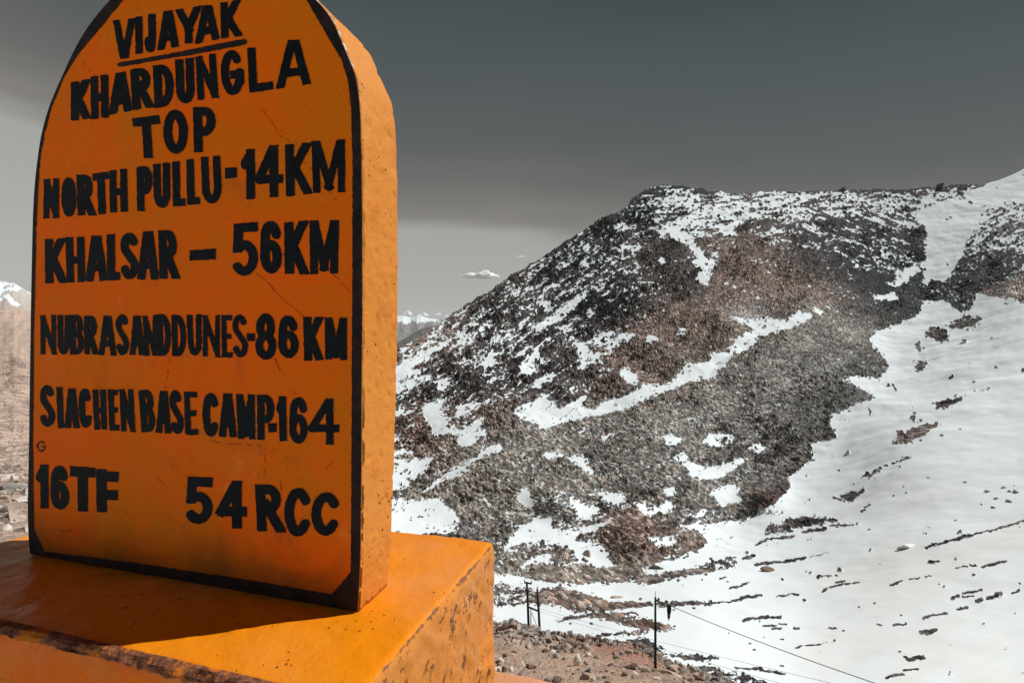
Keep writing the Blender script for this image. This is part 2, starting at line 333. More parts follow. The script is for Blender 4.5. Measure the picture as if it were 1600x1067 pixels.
# snow transcribed as patches; value is how much of the ground there is snow
G = 1.0
SNOW = [
 # mixed zones
 (0.41,[(620,545),(740,470),(900,368),(985,318),(1000,420),(960,520),(830,560),(700,570),(630,580)]),
 (0.31,[(630,580),(700,570),(830,560),(960,520),(960,600),(830,640),(700,670),(615,690)]),
 (0.36,[(900,368),(985,318),(1010,300),(1020,370),(970,420),(900,460),(850,480)]),
 (0.68,[(1000,300),(1035,286),(1100,294),(1250,296),(1450,288),(1600,255),(1600,380),(1540,370),(1470,345),(1400,365),(1350,345),(1300,335),(1260,345),(1200,342),(1152,350),(1150,366),(1118,362),(1090,370),(1075,390),(1060,372),(1030,372),(1026,352),(1005,345)]),
 (0.44,[(985,318),(1003,300),(1040,300),(1030,330),(1000,345),(960,370)]),
 (0.32,[(1260,345),(1310,338),(1350,350),(1400,370),(1430,390),(1440,420),(1390,430),(1330,420),(1250,400),(1200,385),(1160,355)]),
 (0.16,[(1240,385),(1300,395),(1390,440),(1400,470),(1330,470),(1260,450),(1200,400)]),
 (0.80,[(1500,300),(1600,260),(1750,180),(2100,60),(2100,470),(1600,395),(1560,380),(1530,345)]),
 (0.58,[(1530,330),(1600,320),(1600,385),(1555,392),(1510,400),(1500,370)]),
 (1.1,[(1540,288),(1600,262),(1720,205),(2100,55),(2100,250),(1600,318),(1560,316),(1520,318),(1505,300)]),
 (0.28,[(770,890),(1150,890),(1150,800),(1000,780),(880,760),(780,800)]),
 (0.24,[(620,690),(760,640),(770,700),(700,780),(610,830)]),
 (0.25,[(985,320),(1003,300),(1035,285),(1075,288),(1070,294),(1035,294),(1012,304),(998,325)]),(0.42,[(1230,294),(1300,294),(1450,287),(1500,285),(1500,292),(1400,301),(1250,303)]),
 (0.20,[(1040,400),(1240,400),(1240,470),(1100,480),(1040,500)]),(0.31,[(1040,400),(1040,500),(940,520),(900,480)]),
 (0.12,[(1235,304),(1300,301),(1350,300),(1400,300),(1450,296),(1500,295),(1540,292),(1530,280),(1440,280),(1300,285),(1230,292)]),(0.12,[(1020,284),(1060,284),(1100,292),(1140,299),(1120,301),(1060,297),(1030,296)]),
 (0.5,[(1255,315),(1300,312),(1360,322),(1440,335),(1430,360),(1380,352),(1320,338),(1262,345)]),(0.42,[(1375,322),(1400,318),(1470,330),(1480,340),(1400,336)]),
 # plateau solids
 (0.95,[(1030,360),(1050,355),(1075,372),(1092,385),(1100,400),(1085,398),(1070,380),(1040,372),(1030,370)]),
 (0.9,[(1100,375),(1130,350),(1150,350),(1153,366),(1120,364)]),
 (G,[(1093,392),(1104,404),(1120,405),(1118,418),(1108,424),(1108,446),(1090,441),(1089,432),(1101,420),(1085,418),(1082,411)]),
 (0.85,[(1110,392),(1122,390),(1124,400),(1112,402)]),
 (0.85,[(1026,404),(1036,403),(1041,410),(1032,415)]), (0.75,[(1000,485),(1012,488),(1008,496),(1000,494)]),
 (0.9,[(1012,522),(1028,528),(1022,536),(1010,534)]),(0.9,[(1060,513),(1073,516),(1066,524),(1058,522)]),
 # left flank
 (G,[(794,464),(819,450),(808,461),(797,466)]), (G,[(840,464),(853,452),(876,444),(898,421),(892,433),(870,450),(847,461)]),
 (G,[(867,421),(906,402),(895,410),(873,424)]), (0.9,[(904,416),(918,407),(920,416),(909,420)]),
 (0.9,[(957,360),(974,346),(980,360),(963,364)]), (0.9,[(958,390),(974,384),(991,388),(974,394)]),
 (G,[(831,514),(847,503),(870,492),(884,475),(918,458),(909,472),(876,497),(845,517)]),
 (G,[(846,475),(861,469),(853,481),(864,483),(853,487)]), (0.9,[(913,489),(932,486),(923,495)]),
 (G,[(892,531),(909,537),(926,550),(904,550)]), (0.85,[(926,531),(949,517),(985,528),(963,542),(937,540)]),
 (G,[(679,548),(718,520),(766,486),(741,506),(707,531),(684,551)]), (0.8,[(712,540),(729,523),(752,511),(769,500),(760,520),(735,540)]),
 (G,[(617,585),(670,545),(710,523),(718,520),(679,549),(637,584),(617,597)]),
 (0.95,[(617,604),(651,579),(670,571),(656,587),(673,585),(670,596),(634,610),(617,630)]), (0.9,[(684,596),(696,590),(704,602),(690,613),(682,610)]),
 (G,[(659,647),(667,630),(693,618),(690,638),(704,666),(724,672),(741,661),(755,655),(752,672),(763,680),(743,692),(724,703),(718,697),(721,683),(676,680),(673,666)]),
 (0.9,[(710,649),(718,632),(741,630),(766,624),(741,641),(732,655),(718,654)]),
 (0.85,[(752,571),(760,557),(774,548),(783,545),(774,562),(763,579),(755,593),(749,585)]),
 (0.9,[(814,568),(822,562),(839,542),(845,557),(836,576),(825,590),(814,585)]), (0.9,[(828,607),(839,593),(864,582),(870,590),(853,602),(833,610)]),
 (G,[(898,582),(909,568),(901,537),(912,534),(920,554),(949,551),(926,568),(906,579)]), (0.8,[(929,534),(951,520),(994,520),(982,534),(951,537)]),
 (G,[(802,632),(814,644),(825,630),(853,618),(861,621),(873,641),(895,632),(912,618),(920,621),(909,638),(929,638),(943,624),(965,622),(984,616),(1006,604),(1043,602),(1062,585),(1071,573),(1102,568),(1119,554),(1136,548),(1147,537),(1160,523),(1166,520),(1183,514),(1155,503),(1142,494),(1164,500),(1197,497),(1228,503),(1248,486),(1273,495),(1254,506),(1217,517),(1189,528),(1158,550),(1147,553),(1130,576),(1107,590),(1062,603),(1006,628),(951,645),(881,664),(845,672),(833,661),(814,658),(805,649)]),
 (0.95,[(965,585),(982,573),(1000,596),(994,604),(977,599)]), (G,[(1270,478),(1287,487),(1284,492),(1272,488)]),
 # lower left
 (G,[(780,694),(786,703),(741,722),(724,739),(701,753),(667,772),(656,773),(679,756),(712,731),(746,714),(749,703)]),
 (0.9,[(614,728),(679,717),(667,734),(653,750),(628,765),(613,770)]), (0.92,[(613,773),(651,784),(693,784),(707,801),(724,818),(700,832),(613,845)]),
 (0.95,[(617,711),(648,703),(642,714),(617,721)]),(0.95,[(617,649),(637,638),(628,652),(616,658)]),(0.9,[(615,678),(628,677),(622,688),(615,690)]),
 (G,[(808,767),(822,759),(828,779),(839,781),(831,793),(816,787),(807,779)]),
 (0.95,[(850,711),(867,707),(884,714),(901,711),(918,720),(920,731),(932,745),(918,739),(898,728),(881,717),(859,720)]),
 (0.8,[(904,677),(912,669),(923,669),(906,686)]),(0.85,[(935,686),(954,677),(960,680),(946,694)]),
 (G,[(892,773),(918,787),(937,796),(920,812),(901,803)]),(0.95,[(929,762),(951,773),(977,770),(965,787),(951,784)]),
 (0.95,[(1034,686),(1046,679),(1065,692),(1048,700)]),
 (G,[(1051,714),(1065,708),(1074,722),(1096,731),(1119,728),(1144,722),(1144,714),(1169,717),(1152,731),(1133,745),(1102,751),(1079,745),(1071,728)]),
 (0.95,[(1102,677),(1144,680),(1141,694),(1119,700),(1099,692)]),(0.9,[(1169,700),(1183,693),(1197,700),(1186,708)]),
 (G,[(1107,770),(1147,756),(1155,765),(1152,779),(1166,783),(1130,794),(1116,784)]),(G,[(1085,801),(1102,796),(1105,805),(1093,810)]),
 (G,[(987,790),(1006,781),(1012,793),(1032,790),(1043,781),(1054,787),(1043,801),(1012,804)]),(0.9,[(1037,765),(1054,759),(1060,770),(1046,776)]),(0.95,[(950,770),(978,770),(967,787),(950,787)]),
 # gully and right-hand snow
 (G,[(1425,330),(1447,357),(1444,385),(1447,402),(1436,413),(1447,428),(1440,446),(1455,445),(1480,440),(1497,420),(1505,395),(1525,362),(1540,330),(1500,310)]),
 (0.95,[(1374,391),(1388,399),(1385,406),(1374,402)]),(0.9,[(1407,388),(1427,396),(1416,399)]),(0.95,[(1391,446),(1413,421),(1430,416),(1436,424),(1419,438),(1402,448)]),
 (G,[(1362,466),(1396,457),(1407,464),(1382,471)]),(0.9,[(1405,374),(1427,379),(1419,386)]),
 (G,[(1357,531),(1374,517),(1407,506),(1430,497),(1444,475),(1441,472),(1475,469),(1503,490),(1517,483),(1525,455),(1545,462),(1600,474),(2100,520),(2100,1300),(700,1300),(700,985),(772,895),(804,894),(872,912),(938,908),(1014,912),(1059,908),(1100,899),(1150,887),(1150,870),(1086,873),(1010,889),(1020,880),(1086,866),(1147,815),(1181,807),(1209,790),(1228,770),(1234,759),(1231,745),(1248,737),(1268,717),(1268,696),(1310,686),(1295,663),(1301,647),(1323,641),(1340,635),(1371,624),(1354,613),(1326,599),(1315,593),(1340,587),(1374,593),(1390,575),(1374,550)]),
 (0.27,[(1497,419),(1559,398),(1600,395),(1700,400),(1700,440),(1600,432),(1560,445),(1531,452),(1517,483),(1490,462),(1480,455)]),
 (0.27,[(1455,440),(1482,452),(1500,470),(1480,470),(1450,468),(1432,455)]),
 (0.2,[(1545,452),(1600,430),(1700,430),(1700,470),(1600,474),(1560,466)]),
 (0.15,[(1483,508),(1500,497),(1535,495),(1525,506),(1500,517),(1486,514)]),(0.3,[(1445,520),(1455,510),(1478,512),(1485,525),(1470,535),(1450,530)]),
 (0.15,[(1426,540),(1437,533),(1441,545),(1436,550)]),(0.1,[(1426,570),(1436,561),(1450,563),(1447,576),(1434,579)]),
 (0.12,[(1393,694),(1430,669),(1464,661),(1472,663),(1441,683),(1419,694)]),(0.12,[(1401,673),(1412,672),(1413,684),(1402,684)]),
 (0.22,[(1460,634),(1490,622),(1508,617),(1505,623),(1480,641),(1466,643)]),(0.12,[(1525,611),(1548,604),(1544,608),(1528,612)]),(0.2,[(1423,645),(1432,646),(1434,660),(1425,657)]),
 (0.2,[(1340,746),(1374,729),(1419,711),(1424,714),(1382,729),(1365,747)]),(0.2,[(1303,776),(1330,768),(1357,762),(1340,777),(1329,784),(1312,783)]),
 (0.3,[(1230,812),(1270,806),(1306,810),(1290,818),(1240,828),(1215,830)]),(0.3,[(1200,824),(1225,822),(1245,832),(1215,838),(1195,835)]),
 (0.04,[(935,838),(950,815),(985,800),(1030,812),(1050,830),(1030,880),(985,892),(955,868)]),(0.04,[(1162,775),(1180,755),(1215,745),(1232,760),(1228,772),(1200,795),(1170,795)]),
 # valley floor
 (0.97,[(801,836),(839,804),(866,810),(858,820),(879,831),(917,823),(960,810),(936,823),(917,834),(901,842),(911,850),(938,855),(952,869),(957,887),(922,887),(901,873),(890,857),(858,849),(817,852),(788,861)]),
 (G,[(901,780),(936,793),(922,812),(901,810)]),(0.95,[(817,880),(839,869),(868,871),(858,880)]),
 (0.95,[(1011,839),(1041,839),(1057,842),(1054,850),(1032,858),(1014,850)]),
 (0.95,[(1049,818),(1150,814),(1127,839),(1105,850),(1100,834),(1073,824)]),
 (0.05,[(1055,836),(1076,824),(1098,832),(1104,846),(1085,855),(1062,850)]),
 (0.97,[(1005,889),(1040,878),(1086,869),(1150,852),(1150,866),(1100,884),(1060,893),(1010,898)]),
 (0.12,[(844,921),(868,915),(933,930),(950,938),(1010,938),(1025,944),(960,954),(922,957),(887,953),(863,942),(800,944),(775,945),(775,935)]),
 (0.45,[(770,905),(825,915),(845,925),(820,940),(772,940)]),
 (0.30,[(1020,940),(1060,938),(1110,940),(1110,945),(1060,944),(1020,950)]),
 (0.12,[(865,970),(890,960),(930,957),(995,957),(993,962),(930,964),(890,968)]),
 (0.10,[(917,963),(950,962),(992,966),(1030,972),(1062,980),(1035,986),(987,981),(950,970)]),
 (0.25,[(905,992),(960,988),(1010,983),(1050,982),(1010,990),(950,994)]),
 (0.2,[(972,1000),(1010,996),(1025,1005),(1045,1018),(1030,1030),(990,1010)]),
 (0.12,[(1035,1020),(1060,1022),(1118,1027),(1125,1032),(1100,1033),(1060,1029)]),
 (0.35,[(1040,1034),(1100,1040),(1160,1056),(1200,1067),(1240,1100),(1000,1100)]),
]
# thin rows of stones lying on the right-hand snow (line, half width)
STREAK = [([(1447,857),(1473,850),(1502,842),(1544,829),(1600,814),(1680,790)],1.7),([(1452,878),(1468,875)],1.4),([(1494,887),(1510,884)],1.2),([(1515,881),(1525,884)],1.6),([(1535,885),(1552,881),(1573,876)],1.9),
 ([(1275,902),(1307,897)],1.0),([(1284,925),(1302,917),(1344,909)],1.6),([(1308,909),(1318,908)],1.8),([(1392,916),(1410,908)],1.5),([(1420,906),(1437,903)],1.0),([(1446,901),(1456,900)],.8),
 ([(1214,932),(1232,930),(1249,929)],1.5),([(1150,937),(1170,932),(1190,930)],1.8),([(1486,934),(1500,930)],2.2),([(1503,925),(1533,921)],1.8),([(1505,931),(1521,930)],1.4),([(1524,939),(1535,936)],3),([(1543,934),(1552,932),(1565,929)],2.2),([(1582,924),(1592,920)],1.8),
 ([(1495,951),(1512,946)],2),([(1443,964),(1460,960),(1478,957)],2.2),([(1396,976),(1416,972)],1.6),([(1372,974),(1376,975)],1.5),([(1294,980),(1305,979)],1.6),([(1162,968),(1185,965),(1220,963)],2),([(1192,976),(1230,974)],1.2),([(1207,980),(1222,980)],1.8),([(1241,979),(1247,979)],2),
 ([(1440,988),(1460,984)],3.2),([(1450,991),(1462,984)],2.6),([(1245,1011),(1265,1007),(1282,1005)],1.5),([(1285,1004),(1300,1002)],.8),([(1219,996),(1225,996)],1.4),([(1420,1030),(1444,1027)],3),([(1412,1026),(1418,1027)],1.5),([(1385,1057),(1411,1053)],2),([(1413,1047),(1435,1045)],1.5),
 ([(1150,1045),(1181,1047),(1225,1053)],2),([(1181,851),(1195,844),(1240,838)],1.5),([(1232,819),(1307,812)],2),([(1255,832),(1290,826)],1.8),([(1299,822),(1334,820)],1.0),([(1181,882),(1220,877),(1258,871)],2.2),([(1266,870),(1297,863)],.8),
 ([(1162,874),(1180,870)],2),([(1344,798),(1352,796)],1.5),([(1350,792),(1360,788)],1.5),([(1484,592),(1490,587)],.8),([(1395,600),(1400,610)],1),([(1358,640),(1362,650)],1),([(1560,445),(1600,430)],1.2),
 ([(1080,940),(1110,942),(1150,938),(1185,931)],1.3),([(1160,913),(1170,910)],1.2),([(1140,920),(1158,915)],1.6),([(1125,905),(1135,903)],1)]

SNOW = [(v_, [((x_ - 110 if x_ <= 618 else x_), (y_ + 45 if x_ <= 618 and y_ < 600 else y_)) for x_, y_ in p_]) for v_, p_ in SNOW]
SX0, SY0, SW, SH = 360, 20, 1760, 1300
SN = raster(SNOW, SX0, SY0, SW, SH, 0.14, 4)
def seg_cover(px, py, lines):
    m = np.zeros(px.shape)
    for pts, hw in lines:
        for (ax, ay), (bx, by) in zip(pts[:-1], pts[1:]):
            dx, dy = bx - ax, by - ay; tt = np.clip(((px - ax) * dx + (py - ay) * dy) / (dx * dx + dy * dy), 0, 1)
            d = np.hypot(px - ax - tt * dx, (py - ay - tt * dy))
            m = np.maximum(m, np.clip(1.3 - d / (hw * 1.15), 0, 1))
    return m
ST = np.zeros((SH, SW)); yy, xx = np.mgrid[0:SH, 0:SW]
sub = (slice(540, 1100), slice(700, 1360))
ST[sub] = seg_cover(xx[sub] + SX0 + .5, yy[sub] + SY0 + .5, STREAK)

# rock colour zones, dark ones on the left ridge also paint its shade: (x, y, rx, ry, colour)
GREY, RED, DARK, BRN = (0.30,0.29,0.272), (0.285,0.21,0.18), (0.028,0.035,0.042), (0.098,0.088,0.086)
ZONES = [(1180,610,150,70,GREY),(1000,700,120,50,GREY),(800,750,110,60,(0.38,0.355,0.32)),(870,700,70,40,GREY),(1290,520,70,50,GREY),(1120,760,70,40,GREY),(870,780,35,22,(0.24,0.24,0.225)),
 (1020,590,40,30,RED),(1090,520,70,45,RED),(1180,430,70,45,RED),(1060,430,50,40,BRN),(660,690,50,35,RED),(690,600,60,45,BRN),(960,560,40,40,RED),(985,835,45,35,RED),(740,650,60,20,RED),(1250,460,60,25,RED),(650,530,50,30,RED),
 (1330,410,110,45,DARK),(1400,450,70,35,DARK),(985,320,50,25,DARK),(910,380,50,30,DARK),(1310,570,70,30,(0.115,0.122,0.128)),(1330,620,50,25,(0.115,0.122,0.128)),(1250,650,60,35,(0.115,0.122,0.128)),(1560,420,60,28,DARK),(1480,460,50,20,DARK),(850,540,70,50,BRN),(930,500,50,40,DARK),
 (1200,770,22,16,(0.07,0.06,0.06)),(1215,780,24,14,(0.17,0.085,0.075)),(900,935,70,18,(0.34,0.26,0.22)),(1010,972,60,12,(0.30,0.21,0.18)),(1580,455,40,18,(0.36,0.30,0.27)),(1165,488,28,13,(0.5,0.49,0.48)),(1510,507,30,9,(0.14,0.13,0.125)),(1076,838,28,16,(0.28,0.235,0.205)),
 (900,890,120,16,(0.34,0.30,0.265)),(1430,678,60,25,(0.2,0.16,0.145)),(1100,292,400,6,DARK)]
def tint_at(px, py):
    T = np.zeros(px.shape + (3,)); w = np.full(px.shape, 0.25); T += np.array(BRN) * 0.25
    for zx, zy, rx, ry, col in ZONES:
        g = np.exp(-(((px - zx) / rx) ** 2 + ((py - zy) / ry) ** 2)) * 1.6
        T += g[..., None] * np.array(col); w += g
    return T / w[..., None]

def rot(px, py, deg, sx, sy):
    a = math.radians(deg); u = px * math.cos(a) - py * math.sin(a); v = px * math.sin(a) + py * math.cos(a)
    return u / sx, v / sy

GRIDS = {}
def on_ground(which, px, py):
    cols, top_, bot, P = GRIDS[which]
    i = min(max(int(np.searchsorted(cols, px)), 0), len(cols) - 1); r = (py - top_[i]) / (bot - top_[i]) * (P.shape[0] - 1)
    return P[min(max(int(round(r)), 0), P.shape[0] - 1), i]

def mountain():
    cols = np.concatenate([np.arange(250, 600, 4.0), np.arange(600, 1640, 1.2), np.arange(1640, 2060, 8.0)])
    nr = 640
    ridge = np.interp(cols, RIDGE[:, 0], RIDGE[:, 1])
    ridge = ridge - 2.2 * (fbm(cols / 9, cols * 0 + 3, 5, 4) - 0.5) * np.where(cols > 1545, 0.2, 1.6) * 2
    v = np.linspace(0, 1, nr)
    bottom = 1180.0
    px = np.broadcast_to(cols[None, :], (nr, len(cols))).copy()
    py = ridge[None, :] * (1 - v[:, None]) + bottom * v[:, None]
    Y = depth(px, py)
    P = unp(px, py, Y)
    N = grid_normals(P)
    # ---- metre-scale relief
    x, y = P[..., 0], P[..., 1]
    big = (fbm(x / 30, y / 30, 11, 4) - 0.5) * 5.0 * np.clip(Y / 400, 0.15, 1.0)
    vw = -(P - np.array([0, 0, CZ])); vw /= np.linalg.norm(vw, axis=-1, keepdims=True); facing = np.clip((vw * N).sum(-1), 0, 1)
    sl_ = y * 0.55 + P[..., 2] * 1.1; sx = x + 0.35 * sl_
    h1, id1 = cells(sx, sl_, 1.1, 1); h2, id2 = cells(sx, sl_, 2.4, 2); h3, id3 = cells(sx, sl_, 5.2, 3)
    lim = np.clip(Y / 330, 0.42, 1.25) * (1 - 0.3 * np.clip((py - 860) / 60, 0, 1)) * np.clip(facing * 2.3, 0.35, 1.1)
    rockh = (h1 * 1.05 + h2 * 1.75 * (hash2(np.floor(id2 * 999), id2 * 0, 4) > 0.35)) * lim + h3 * 1.9 * (id3 > 0.78) * lim
    scree = np.zeros(px.shape)
    for zx, zy, rx, ry, col in ZONES:
        if col is GREY or col[0] > 0.37: scree = np.maximum(scree, np.exp(-(((px - zx) / rx) ** 2 + ((py - zy) / ry) ** 2)))
    clump = np.clip((fbm(px / 26, py / 18, 151, 4) - 0.42) * 5, 0, 1)
    rockh = rockh * (0.55 + 0.75 * clump) * (1 - 0.45 * np.clip(scree * 1.4, 0, 1)) + h3 * 1.6 * lim * (id3 > 0.5) * clump * (1 - scree)
    rockn = np.clip(rockh / 2.2, 0, 1.3)
    # ---- snow
    wx = px + 7 * (fbm(px / 16, py / 12, 21, 3) - 0.5) + 4 * (vnoise(px / 4, py / 3, 22) - 0.5)
    wy = py + 6 * (fbm(px / 16, py / 12, 23, 3) - 0.5) + 3 * (vnoise(px / 4, py / 3, 24) - 0.5)
    s = sample(SN, SX0, SY0, wx, wy)
    a1, b1 = rot(px, py, 33, 20, 3.6); a2, b2 = rot(px, py, 5, 20, 3.6); a3, b3 = rot(px, py, -22, 20, 4)
    a5, b5 = rot(px, py, 27, 20, 3.6)
    wA = np.clip((1010 - px) / 60, 0, 1) * np.clip((800 - py) / 60, 0, 1); wD = np.clip((px - 1470) / 30, 0, 1) * np.clip((440 - py) / 20, 0, 1); wC = np.clip((px - 1200) / 60, 0, 1) * np.clip((py - 318) / 20, 0, 1) * np.clip((1500 - px) / 40, 0, 1); wC = wC * (1 - wD); wB = np.clip(1 - wA - wC - wD, 0, 1)
    n = wA * fbm(a1, b1, 31, 4) + wB * fbm(a2, b2, 32, 4) + wC * fbm(a3, b3, 33, 4) + wD * fbm(a5, b5, 34, 4)
    right = np.clip((px - 1180) / 60, 0, 1) * np.clip((py - 480) / 40, 0, 1)
    a6, b6 = rot(px, py, 30, 7, 1.8); n = n * 0.72 + 0.28 * fbm(a6, b6, 36, 3)
    plat = np.clip((385 - py) / 25, 0, 1) * np.clip((px - 990) / 30, 0, 1)
    s = np.where((px < 1330) & (py < 860), np.minimum(s, 0.84), s)
    s = s + (n - 0.5) * (1.5 + 1.1 * plat) * np.clip(1.25 - np.abs(s - 0.45) * 1.5, 0.15, 1) - (0.30 - 0.22 * plat) * (rockn - 0.25) * np.clip(1.4 - s, 0.05, 1)
    edgen = (fbm(px / 3.2, py / 2.4, 141, 2) - 0.5) * 0.9 + (vnoise(px / 1.4, py / 1.3, 142) - 0.5) * 0.3
    s = s + edgen * np.clip(1.3 - np.abs(s - 0.5) * 2.0, 0.05, 1) * (1 - 0.6 * right)
    wx2 = px + 5 * (fbm(px / 6, py / 5, 41, 2) - 0.5); wy2 = py + 4 * (fbm(px / 6, py / 5, 42, 2) - 0.5)
    st = sample(ST, SX0, SY0, wx2, wy2) * (0.4 + 1.1 * vnoise(px / 3.5, py / 3, 45))
    s = s - 1.3 * np.clip(st, 0, 1)
    # lone stones scattered over the snow near the rock margins
    hs, ids = cells(px, py * 1.6, 7.0, 51)
    margin = np.clip((0.98 - sample(raster(SNOW, SX0, SY0, SW, SH, 0.14, 14), SX0, SY0, px, py)) * 3.0, 0.02, 1)
    lone = (hs > 0.35) & (ids < 0.5 * margin + 0.004)
    s = np.where(lone & (s > .5), 0.2, s)
    snow = np.clip(s, 0, 1)
    k = np.clip((snow - 0.42) / 0.16, 0, 1)
    drift = (fbm(x / 22, y / 22, 61, 3) - 0.5) * 0.35 * np.clip(Y / 250, 0.2, 1) + (fbm(x / 4, y / 3, 62, 2) - 0.5) * 0.12
    hgt = rockh * (1 - k) + (0.35 * lim + drift) * k + np.where(lone, hs * 0.5 * lim, 0)
    fade = np.clip(v[:, None] / 0.01, 0.3, 1)
    P2 = P + N * ((hgt) * fade + big * fade)[..., None]
    GRIDS['mtn'] = (cols, ridge, bottom, P2.copy())
    # ---- tint
    zx = px + 34 * (fbm(px / 50, py / 40, 71, 3) - 0.5); zy = py + 30 * (fbm(px / 50, py / 40, 72, 3) - 0.5)
    T = tint_at(zx, zy)
    per = 0.34 + 2.1 * id1 ** 2.0 * (0.35 + id2)
    T = T * per[..., None] * (0.45 + 1.1 * fbm(px / 30, py / 20, 73, 5))[..., None]
    warm = (hash2(np.floor(id1 * 4096), id1 * 0, 9) - 0.5)[..., None] * np.array([0.25, 0.0, -0.2])
    T = np.clip(T * (1 + warm), 0.01, 0.8)
    # back side: fall away behind the ridge
    a4, b4 = rot(px, py, 28, 160, 40)
    dust = 0.9 * np.clip((px - 1150) / 250, 0, 1) * np.clip((py - 640) / 250, 0, 1) * (0.25 + 1.1 * np.clip((fbm(a4, b4, 91, 4) - 0.3) * 2, 0, 1))
    back = P2[0].copy(); rows = []
    for d, dz in ((12, -4), (40, -22), (120, -90), (300, -260)):
        q = back.copy(); q[:, 1] += d; q[:, 0] += d * (cols - CX) / F * 0.6; q[:, 2] += dz; rows.insert(0, q)
    P2 = np.concatenate([np.stack(rows), P2]); nb = len(rows)
    snow = np.concatenate([np.full((nb, len(cols)), 0.5), snow]); T = np.concatenate([np.repeat(T[:1], nb, 0), T]); dust = np.concatenate([np.repeat(dust[:1], nb, 0), dust])
    nr2 = nr + nb
    fq = grid_faces(nr2, len(cols))
    smooth = snow.reshape(-1)[fq[:, 0]] > 0.5
    me = np_mesh('mountainside', P2.reshape(-1, 3), fq, smooth, {'snow': ('FLOAT', snow), 'dust': ('FLOAT', dust), 'tint': ('FLOAT_COLOR', np.concatenate([T, np.ones(T.shape[:-1] + (1,))], -1))})
    return tag(link(me, 'mountainside', M_mtn), kind='structure', label='snow patched rocky mountainside above a snow filled valley')
mountain()

# ------------------------------------------------------------------ near slope of dirt and rubble falling away below the road
CREST = np.array([(-900,760),(0,738),(60,745),(300,860),(600,960),(770,975),(800,972),(830,980),(870,992),(900,994),(950,1002),(985,1008),(1020,1022),(1050,1036),(1080,1046),(1110,1057),(1140,1068),(1200,1088),(1400,1100),(2100,1110)], float)
def near_depth(px, py):
    crest = np.interp(px, CREST[:, 0], CREST[:, 1])
    tl = np.clip((px - 60) / 640, 0, 1); tl = tl * tl * (3 - 2 * tl)
    f = np.clip((py - crest) / np.maximum(1125 - crest, 1), 0, 1)
    # right-hand profile
    cd = np.interp(px, [700, 800, 1000, 1100, 1200, 2100], [64, 61, 50, 44, 36, 24])
    yr = np.where(py < 1067, cd * (34 / cd) ** np.clip((py - crest) / np.maximum(1067 - crest, 1), 0, 1), np.interp(py, [1067, 1100, 1111, 1114, 1118, 1125], [34, 28, 24, 8, 4, 2.2]))
    yr = np.minimum(yr, cd)
    yl = np.exp(np.interp(py, [735, 760, 800, 840, 900, 1000, 1125], np.log([17, 13.5, 9.8, 7.2, 5.0, 3.3, 2.0])))
    return np.exp((1 - tl) * np.log(yl) + tl * np.log(yr))
def near_tint(px, py):
    TAN, RD, GR = np.array((0.48,0.345,0.265)), np.array((0.36,0.17,0.125)), np.array((0.33,0.29,0.26))
    w1 = np.exp(-(((px - 975) / 85) ** 2 + ((py - 1015 - (px - 975) * 0.33) / 13) ** 2)) * 2.2
    w2 = np.exp(-(((px - 840) / 100) ** 2 + ((py - 985) / 14) ** 2)) * 1.4 + np.exp(-(((px - 1110) / 60) ** 2 + ((py - 1055) / 16) ** 2))
    w0 = 0.8
    PK = np.array((0.56,0.43,0.36)); w3 = np.clip((300 - px) / 200, 0, 1) * 3
    return (TAN * w0 + RD * w1[..., None] + GR * w2[..., None] + PK * w3[..., None]) / (w0 + w1 + w2 + w3)[..., None]
def near_slope():
    cols = np.concatenate([np.arange(-900, -20, 20.0), np.arange(-20, 70, 1.5), np.arange(70, 740, 12), np.arange(740, 1240, 1.6), np.arange(1240, 2100, 20)])
    crest = np.interp(cols, CREST[:, 0], CREST[:, 1])
    v = np.linspace(0, 1, 260)[:, None]
    px = np.broadcast_to(cols, (260, len(cols))).copy(); py = crest * (1 - v) + 1125 * v
    Y = near_depth(px, py); P = unp(px, py, Y); N = grid_normals(P)
    x, y = P[..., 0], P[..., 1]
    sc = np.clip(Y / 45, 0.05, 1.2)
    h = (fbm(x / 4, y / 4, 81, 4) - 0.5) * 0.8 * sc + cells(x, y, 0.45, 82)[0] * 0.12 * sc
    h = h * np.clip(v / 0.02, 0.2, 1) * np.clip((1120 - py) / 20, 0, 1)
    P = P + N * h[..., None]
    T = near_tint(px + 30 * (fbm(px / 40, py / 15, 85, 3) - 0.5), py + 16 * (fbm(px / 40, py / 15, 86, 3) - 0.5)) * (0.72 + 0.55 * fbm(x / 1.2, y / 1.2, 87, 4))[..., None]
    snow = np.clip(0.25 + 1.2 * (fbm(px / 30, py / 8, 88, 3) - 0.62) * (px > 1120), 0, 0.3)
    GRIDS['near'] = (cols, crest, 1125.0, P.copy())
    rows = []
    for d, dz in ((3, -2.5), (10, -9), (25, -22)):
        q = P[0].copy(); q[:, 1] += d; q[:, 2] += dz; rows.insert(0, q)
    P = np.concatenate([np.stack(rows), P]); T = np.concatenate([np.repeat(T[:1], 3, 0), T]); snow = np.concatenate([np.repeat(snow[:1], 3, 0), snow])
    me = np_mesh('scree_slope', P.reshape(-1, 3), grid_faces(*P.shape[:2]), True, {'snow': ('FLOAT', snow), 'tint': ('FLOAT_COLOR', np.concatenate([T, np.ones(T.shape[:-1] + (1,))], -1))})
    return tag(link(me, 'scree_slope', M_near), kind='structure', label='dirt and rubble slope falling away below the road')
near_slope()

